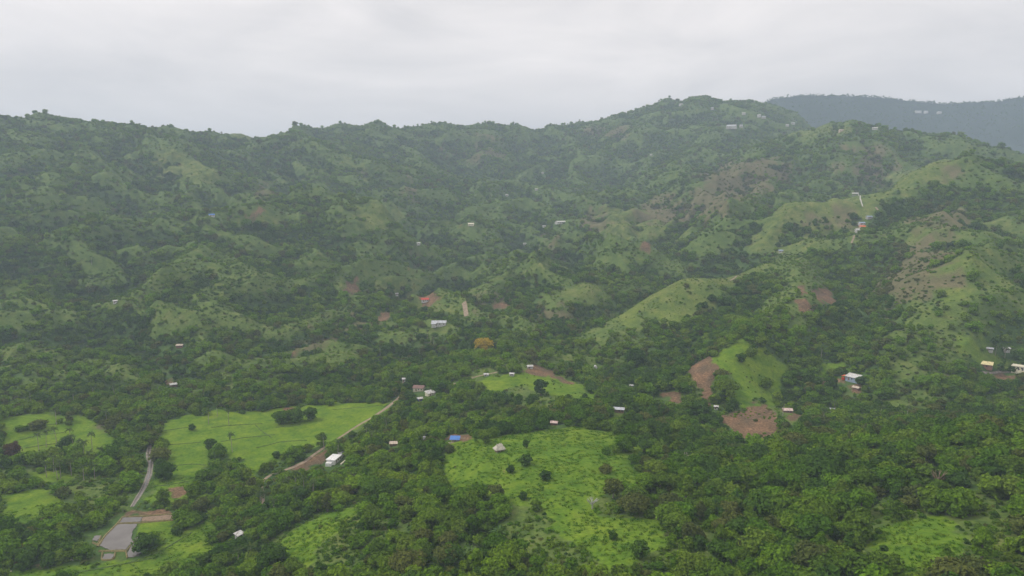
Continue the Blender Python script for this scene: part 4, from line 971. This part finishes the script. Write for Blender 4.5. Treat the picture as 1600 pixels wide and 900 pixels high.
# ------------------------------------------------------------------ build the houses
def gable(mb, L_, W_, z, rise, over=.5, t=.12):
    l, w_ = L_ / 2 + over, W_ / 2 + over
    zz = z - rise * over / (W_ / 2)
    mb.slab([(-l, -w_, zz), (l, -w_, zz), (l, 0, z + rise), (-l, 0, z + rise)], t)
    mb.slab([(l, w_, zz), (-l, w_, zz), (-l, 0, z + rise + .003), (l, 0, z + rise + .003)], t)
def walls_gable(mb, L_, W_, h, rise):
    l, w_ = L_ / 2, W_ / 2; r = rise - .2
    mb.add([(-l,-w_,-1.6),(l,-w_,-1.6),(l,w_,-1.6),(-l,w_,-1.6),(-l,-w_,h - .12),(l,-w_,h - .12),(l,w_,h - .12),(-l,w_,h - .12),(-l,0,h + r),(l,0,h + r)],
           [(0,1,5,4),(2,3,7,6),(1,2,6,9,5),(3,0,4,8,7),(4,5,9,8),(6,7,8,9),(3,2,1,0)])
def openings(t, L_, W_, h, n=2):
    m = paint('dark')
    b_ = MB(); b_.box(-.45 - L_ * .2, -W_ / 2 - .05, 0, .45 - L_ * .2, -W_ / 2 + .05, min(2.0, h * .85)); link('door', b_.mesh('door', paint('wood')), t)
    for q in range(n):
        x = L_ * (.05 + .28 * q); b_ = MB(); b_.box(x - .5, -W_ / 2 - .04, h * .35, x + .5, -W_ / 2 + .06, h * .35 + min(1.0, h * .42)); link('window', b_.mesh('window', m), t)
for hs, (hx, hy, hz) in zip(HOUSES, HXYZ):
    nm, u, v, L_, W_, h, form, wc, rc, yaw, lab, cat = hs
    if L_ < 14:
        q_ = .74 if nm in ('slope_house', 'basin_hut', 'clearing_hut', 'gully_hut', 'white_tank_house', 'tree_hut', 'roof_on_slope', 'lone_hut', 'white_barn') else .86
        L_, W_, h = L_ * q_, W_ * q_, h * .92
    face = math.degrees(math.atan2(hx, hy))                 # the front looks at the valley where the drone hovers
    t = link(nm, None, None, (hx, hy, hz + .15), math.radians(-face + yaw)); tag(t, lab, cat)
    if nm in ('hill_house',): t['group'] = 'houses on the far hilltop'
    if nm in ('slope_house',): t['group'] = 'houses on the far slopes'
    wm, rm_ = paint(wc), paint(rc)
    if form == 'gable' or form == 'lshape':
        rise = W_ * .24; mb = MB(); walls_gable(mb, L_, W_, h, rise); link('wall', mb.mesh('wall', wm), t)
        mb = MB(); gable(mb, L_, W_, h, rise); link('roof', mb.mesh('roof', rm_), t)
        if form == 'lshape':
            mb = MB(); mb.box(-L_ * .5, -W_ * .95, -1.6, -L_ * .22, -W_ * .502, h * .8); link('wing', mb.mesh('wing', wm), t)
            mb = MB(); mb.slab([(-L_ * .54, -W_ * 1.02, h * .82), (-L_ * .18, -W_ * 1.02, h * .82), (-L_ * .18, -W_ * .52, h * .98), (-L_ * .54, -W_ * .52, h * .98)], .15); link('wing_roof', mb.mesh('wing_roof', rm_), t)
        if L_ < 14 or form == 'lshape': openings(t, L_, W_, h)
        else:
            for q in range(6):
                x = -L_ / 2 + L_ * (q + .5) / 6; b_ = MB(); b_.box(x - 1.2, -W_ / 2 - .04, .8, x + 1.2, -W_ / 2 + .06, 2.2); link('window', b_.mesh('window', paint('dark')), t)
    elif form == 'shed':
        mb = MB(); l, w_ = L_ / 2, W_ / 2; hb = h + W_ * .22
        mb.add([(-l,-w_,-1.6),(l,-w_,-1.6),(l,w_,-1.6),(-l,w_,-1.6),(-l,-w_,h - .1),(l,-w_,h - .1),(l,w_,hb - .1),(-l,w_,hb - .1)], [(0,1,5,4),(1,2,6,5),(2,3,7,6),(3,0,4,7),(4,5,6,7),(3,2,1,0)]); link('wall', mb.mesh('wall', wm), t)
        mb = MB(); mb.slab([(-l - .5, -w_ - .5, h - .1), (l + .5, -w_ - .5, h - .1), (l + .5, w_ + .5, hb + .1), (-l - .5, w_ + .5, hb + .1)], .12); link('roof', mb.mesh('roof', rm_), t)
        openings(t, L_, W_, h, 1)
        if nm == 'orange_house':
            mb = MB(); mb.slab([(-l - 3.4, -w_, 2.0), (-l - .55, -w_, 2.4), (-l - .55, w_ * .5, 2.6), (-l - 3.4, w_ * .5, 2.2)], .08); o = link('tarpaulin', mb.mesh('tarpaulin', paint('orange')), t); o['label'] = 'orange red tarpaulin'
            mb = MB(); mb.box(l + .02, -w_ * .9, -1.2, l + 2.4, w_ * .6, 2.2); o = link('lean_to', mb.mesh('lean_to', paint('navy')), t); o['label'] = 'dark blue lean-to'
            mb = MB(); mb.box(-l - 2.6, -w_ - .6, -.8, -l - .6, -w_ + .4, 1.2); link('water_tank', mb.mesh('water_tank', paint('red')), t)
    elif form == 'shed_posts':
        l, w_ = L_ / 2, W_ / 2
        for sx in (-1, 1):
            for sy in (-1, 1):
                mb = MB(); mb.tube([(sx * l * .9, sy * w_ * .9, -1), (sx * l * .9, sy * w_ * .9, h + sy * .35)], [.09, .08], 6); link('post', mb.mesh('post', paint('wood')), t)
        mb = MB(); mb.slab([(-l - .3, -w_ - .3, h - .35), (l + .3, -w_ - .3, h - .35), (l + .3, w_ + .3, h + .55), (-l - .3, w_ + .3, h + .55)], .06); o = link('roof', mb.mesh('roof', rm_), t); o['label'] = 'bright blue tarpaulin roof'
        mb = MB(); mb.box(-l * .8, -w_ * .3, -.9, l * .8, w_ * .8, h * .75); link('wall', mb.mesh('wall', wm), t)
        mb = MB(); mb.box(l + .4, -.6, -.8, l + 2.4, .5, .35); link('bench', mb.mesh('bench', paint('beige')), t)
        mb = MB(); mb.box(-l - 1.8, -w_ - .9, -.8, l * .2, -w_ - .5, .25); link('low_wall', mb.mesh('low_wall', paint('beige')), t)
        mb = MB(); mb.box(l * .3, w_ + 1.6, -.8, l + 4.5, w_ + 1.9, .7); link('low_wall', mb.mesh('low_wall', paint('beige')), t)
    elif form == 'hip_posts':
        l, w_ = L_ / 2 + .5, W_ / 2 + .5; rz_ = h + 2.1
        r_ = random.Random(5); mb = MB(); q = [(-l,-w_,h - .3),(l,-w_,h - .25),(l,w_,h - .3),(-l,w_,h - .35),(-l * .38,0,rz_),(l * .38,0,rz_ + .1)]
        mb.add(q + [(x, y, z - .25) for x, y, z in q], [(0,1,5,4),(1,2,5),(2,3,4,5),(3,0,4),(6,10,11,7),(7,11,8),(8,11,10,9),(9,10,6),(0,6,7,1),(1,7,8,2),(2,8,9,3),(3,9,6,0)])
        for _ in range(60):
            s_ = r_.random(); x = r_.uniform(-l, l) * (1 - .5 * s_); y0 = -w_ * (1 - s_); z0 = h - .3 + (rz_ - h + .3) * s_
            mb.add([(x - .2, y0 - .05, z0 - .1), (x + .2, y0 - .05, z0 - .1), (x + .14, y0 + .3, z0 + .42), (x - .14, y0 + .3, z0 + .42)], [(0, 1, 2, 3)])
        link('thatch_roof', mb.mesh('thatch_roof', rm_), t)
        for sx in (-1, 0, 1):
            for sy in (-1, 1):
                mb = MB(); mb.tube([(sx * L_ * .45, sy * W_ * .45, -1), (sx * L_ * .45, sy * W_ * .45, h)], [.1, .09], 6); link('post', mb.mesh('post', paint('beige')), t)
        mb = MB(); mb.box(-L_ * .42, -W_ * .2, -.8, L_ * .1, W_ * .42, h * .8); link('wall', mb.mesh('wall', wm), t)
        mb = MB(); mb.box(-L_ * .46, -W_ * .46, .35, L_ * .46, W_ * .46, .5); link('floor', mb.mesh('floor', paint('wood')), t)
    elif form in ('flat', 'flat_steps', 'flat_posts'):
        l, w_ = L_ / 2, W_ / 2
        if form == 'flat_posts':
            for sx in (-1, 0, 1):
                for sy in (-1, 1):
                    mb = MB(); mb.tube([(sx * l * .9, sy * w_ * .85, -2), (sx * l * .9, sy * w_ * .85, h)], [.22, .2], 6); link('post', mb.mesh('post', paint('wood')), t)
            mb = MB(); mb.box(-l, -w_, -1.5, l, w_, .1); link('floor', mb.mesh('floor', wm), t)
            mb = MB(); mb.slab([(-l - 1, -w_ - 1, h), (l + 1, -w_ - 1, h), (l + 1, w_ + 1, h + 1.6), (-l - 1, w_ + 1, h + 1.6)], .3); link('roof', mb.mesh('roof', rm_), t)
        else:
            mb = MB(); mb.box(-l, -w_, -1.6, l, w_, h); link('wall', mb.mesh('wall', wm), t)
            mb = MB(); mb.box(-l - .4, -w_ - .4, h + .003, l + .4, w_ + .4, h + .3); link('roof', mb.mesh('roof', rm_), t)
            openings(t, L_, W_, h)
            if form == 'flat':
                for q in range(3):
                    x = -L_ * .32 + L_ * .3 * q; b_ = MB(); b_.box(x - .7, -w_ - .04, h * .6, x + .7, -w_ + .06, h * .6 + 1.1); link('window', b_.mesh('window', paint('dark')), t)
            else:
                for q, (x0, y0, x1, y1, zz) in enumerate(((l + .02, -w_ * .8, l + 3.0, w_ * .6, h * .75), (l + 3.02, -w_ * .6, l + 6.0, w_ * .5, h * 1.1), (-l - 2.2, -w_ * .5, -l - .02, w_ * .9, h * .6))):
                    mb = MB(); mb.box(x0, y0, -1.5, x1, y1, zz); link('annexe', mb.mesh('annexe', wm), t)
                mb = MB(); mb.box(-l, -w_ - 4.4, -1.2, l + 5, -w_ - 3.6, 1.1); link('garden_wall', mb.mesh('garden_wall', paint('cream')), t)
    elif form == 'dome':
        mb = MB(); R_ = L_ / 2; k_ = 12; vs = []
        for i in range(6):
            ph = math.pi / 2 * i / 6
            vs += [(R_ * math.cos(ph) * math.cos(2 * math.pi * j / k_), R_ * math.cos(ph) * math.sin(2 * math.pi * j / k_), -.4 + h * 1.3 * math.sin(ph)) for j in range(k_)]
        vs.append((0, 0, h * 1.3 - .4))
        mb.add(vs, [(i * k_ + j, i * k_ + (j + 1) % k_, (i + 1) * k_ + (j + 1) % k_, (i + 1) * k_ + j) for i in range(5) for j in range(k_)] + [(60 + j, 60 + (j + 1) % k_, 72) for j in range(k_)]); link('canopy', mb.mesh('canopy', rm_), t)
        b_ = MB(); b_.slab([(-.7, -R_ - .05, -.2), (.7, -R_ - .05, -.2), (.5, -R_ * .86, 1.6), (-.5, -R_ * .86, 1.6)], .08); link('door', b_.mesh('door', paint('grey')), t)
    elif form == 'tank':
        mb = MB(); mb.tube([(0, 0, -.5), (0, 0, .3), (0, 0, h - .2), (0, 0, h)], [.9, .9, .9, .5], 14); link('drum', mb.mesh('drum', wm), t)
        mb = MB(); mb.tube([(0, 0, h), (0, 0, h + .2)], [.35, .3], 10); link('lid', mb.mesh('lid', paint('grey')), t)
for i, (u, v, L_, W_, h) in enumerate(FAR_HOUSES):
    a = (u - 800) / F; Yq = float(np.interp(a, FA, Yc[0])) - 160; zq = CAMZ + Yq * etan(v)
    x = a * Yq; bi = 30 - int(160 / 2300 * 60)
    zq = float(np.interp(a, FA, RZ[26])) if i >= 0 else zq
    Yr = float(np.interp(a, FA, RY[26])); xr = float(np.interp(a, FA, RX[26]))
    t = link('ridge_top_house', None, None, (xr, Yr, zq), 0.2 * i); tag(t, 'pale house near the top of the distant blue ridge', 'house', 'houses on the distant blue ridge')
    mb = MB(); walls_gable(mb, L_, W_, h, 3); link('wall', mb.mesh('wall', paint('white')), t)
    mb = MB(); gable(mb, L_, W_, h, 3); link('roof', mb.mesh('roof', paint('tin')), t)

# rubble by the lower left trees
for i, (u, v, s) in enumerate(((82,873,1.2),(86,871,1.5),(90,868,1.0),(110,875,.7),(114,875,.6),(84,869,.8),(12,893,.4),(17,893,.45))):
    x, y, z = hit(u, v); r_ = random.Random(i); mb = MB()
    vs = []
    for zz, rr in ((-.4, .8), (.25, 1.0), (.7, .55)):
        vs += [(rr * math.cos(q * 1.047) * r_.uniform(.75, 1.15), rr * math.sin(q * 1.047) * r_.uniform(.75, 1.15), zz * r_.uniform(.85, 1.1)) for q in range(6)]
    mb.add(vs, [(k_ * 6 + j, k_ * 6 + (j + 1) % 6, k_ * 6 + 6 + (j + 1) % 6, k_ * 6 + 6 + j) for k_ in range(2) for j in range(6)] + [(12, 13, 14, 15, 16, 17)])
    o = link('boulder', mb.mesh('boulder', paint('cream' if i % 2 else 'grey')), None, (x, y, z), r_.uniform(0, 6)); o.scale = (s, s, s)
    tag(o, 'pale stone lying at the wood edge below the ponds at lower left' if i < 6 else 'little pale stone on the grass in the bottom left corner', 'stone', 'pale stones at lower left' if i < 6 else 'stones in the bottom left corner')

# like trees that stand near one another are told apart by their place
bpy.context.view_layer.update()
same = {}
for o in COL.objects:
    if o.parent is None and 'label' in o: same.setdefault(o['label'], []).append(o)
ORD = ['first', 'second', 'third', 'fourth', 'fifth', 'sixth', 'seventh', 'eighth', 'ninth', 'tenth', 'eleventh', 'twelfth', 'thirteenth', 'fourteenth', 'fifteenth', 'sixteenth', 'seventeenth', 'eighteenth', 'nineteenth', 'twentieth']
for lb, os_ in same.items():
    if 2 <= len(os_) <= 20:
        os_.sort(key=lambda q: q.location.x / q.location.y)
        nm_ = {2: ('left', 'right'), 3: ('leftmost', 'middle', 'rightmost')}.get(len(os_)) or [k_ + ' from left' for k_ in ORD]
        for q, o in zip(nm_, os_): o['label'] = f'{q} {lb}'

# ------------------------------------------------------------------ haze: one closed box of thin air round everything
zmin = float(min(GZ.min(), RZ.min())) - 1.0 - 10; zmax = max(float(RZ.max()), float(GZ.max())) + 40
mb = MB(); mb.box(-9500, -8500, zmin, 9500, 9500, zmax)
hm = bpy.data.materials.new('haze'); t, N, L = nodes_of(hm)
o = N('ShaderNodeOutputMaterial'); pv = N('ShaderNodeVolumePrincipled'); pv.inputs['Density'].default_value = HAZE_DENSITY; pv.inputs['Color'].default_value = (*HAZE_COLOR, 1); pv.inputs['Anisotropy'].default_value = 0.0
L(pv.outputs[0], o.inputs['Volume'])
tag(link('haze', mb.mesh('haze', hm)), kind='stuff')
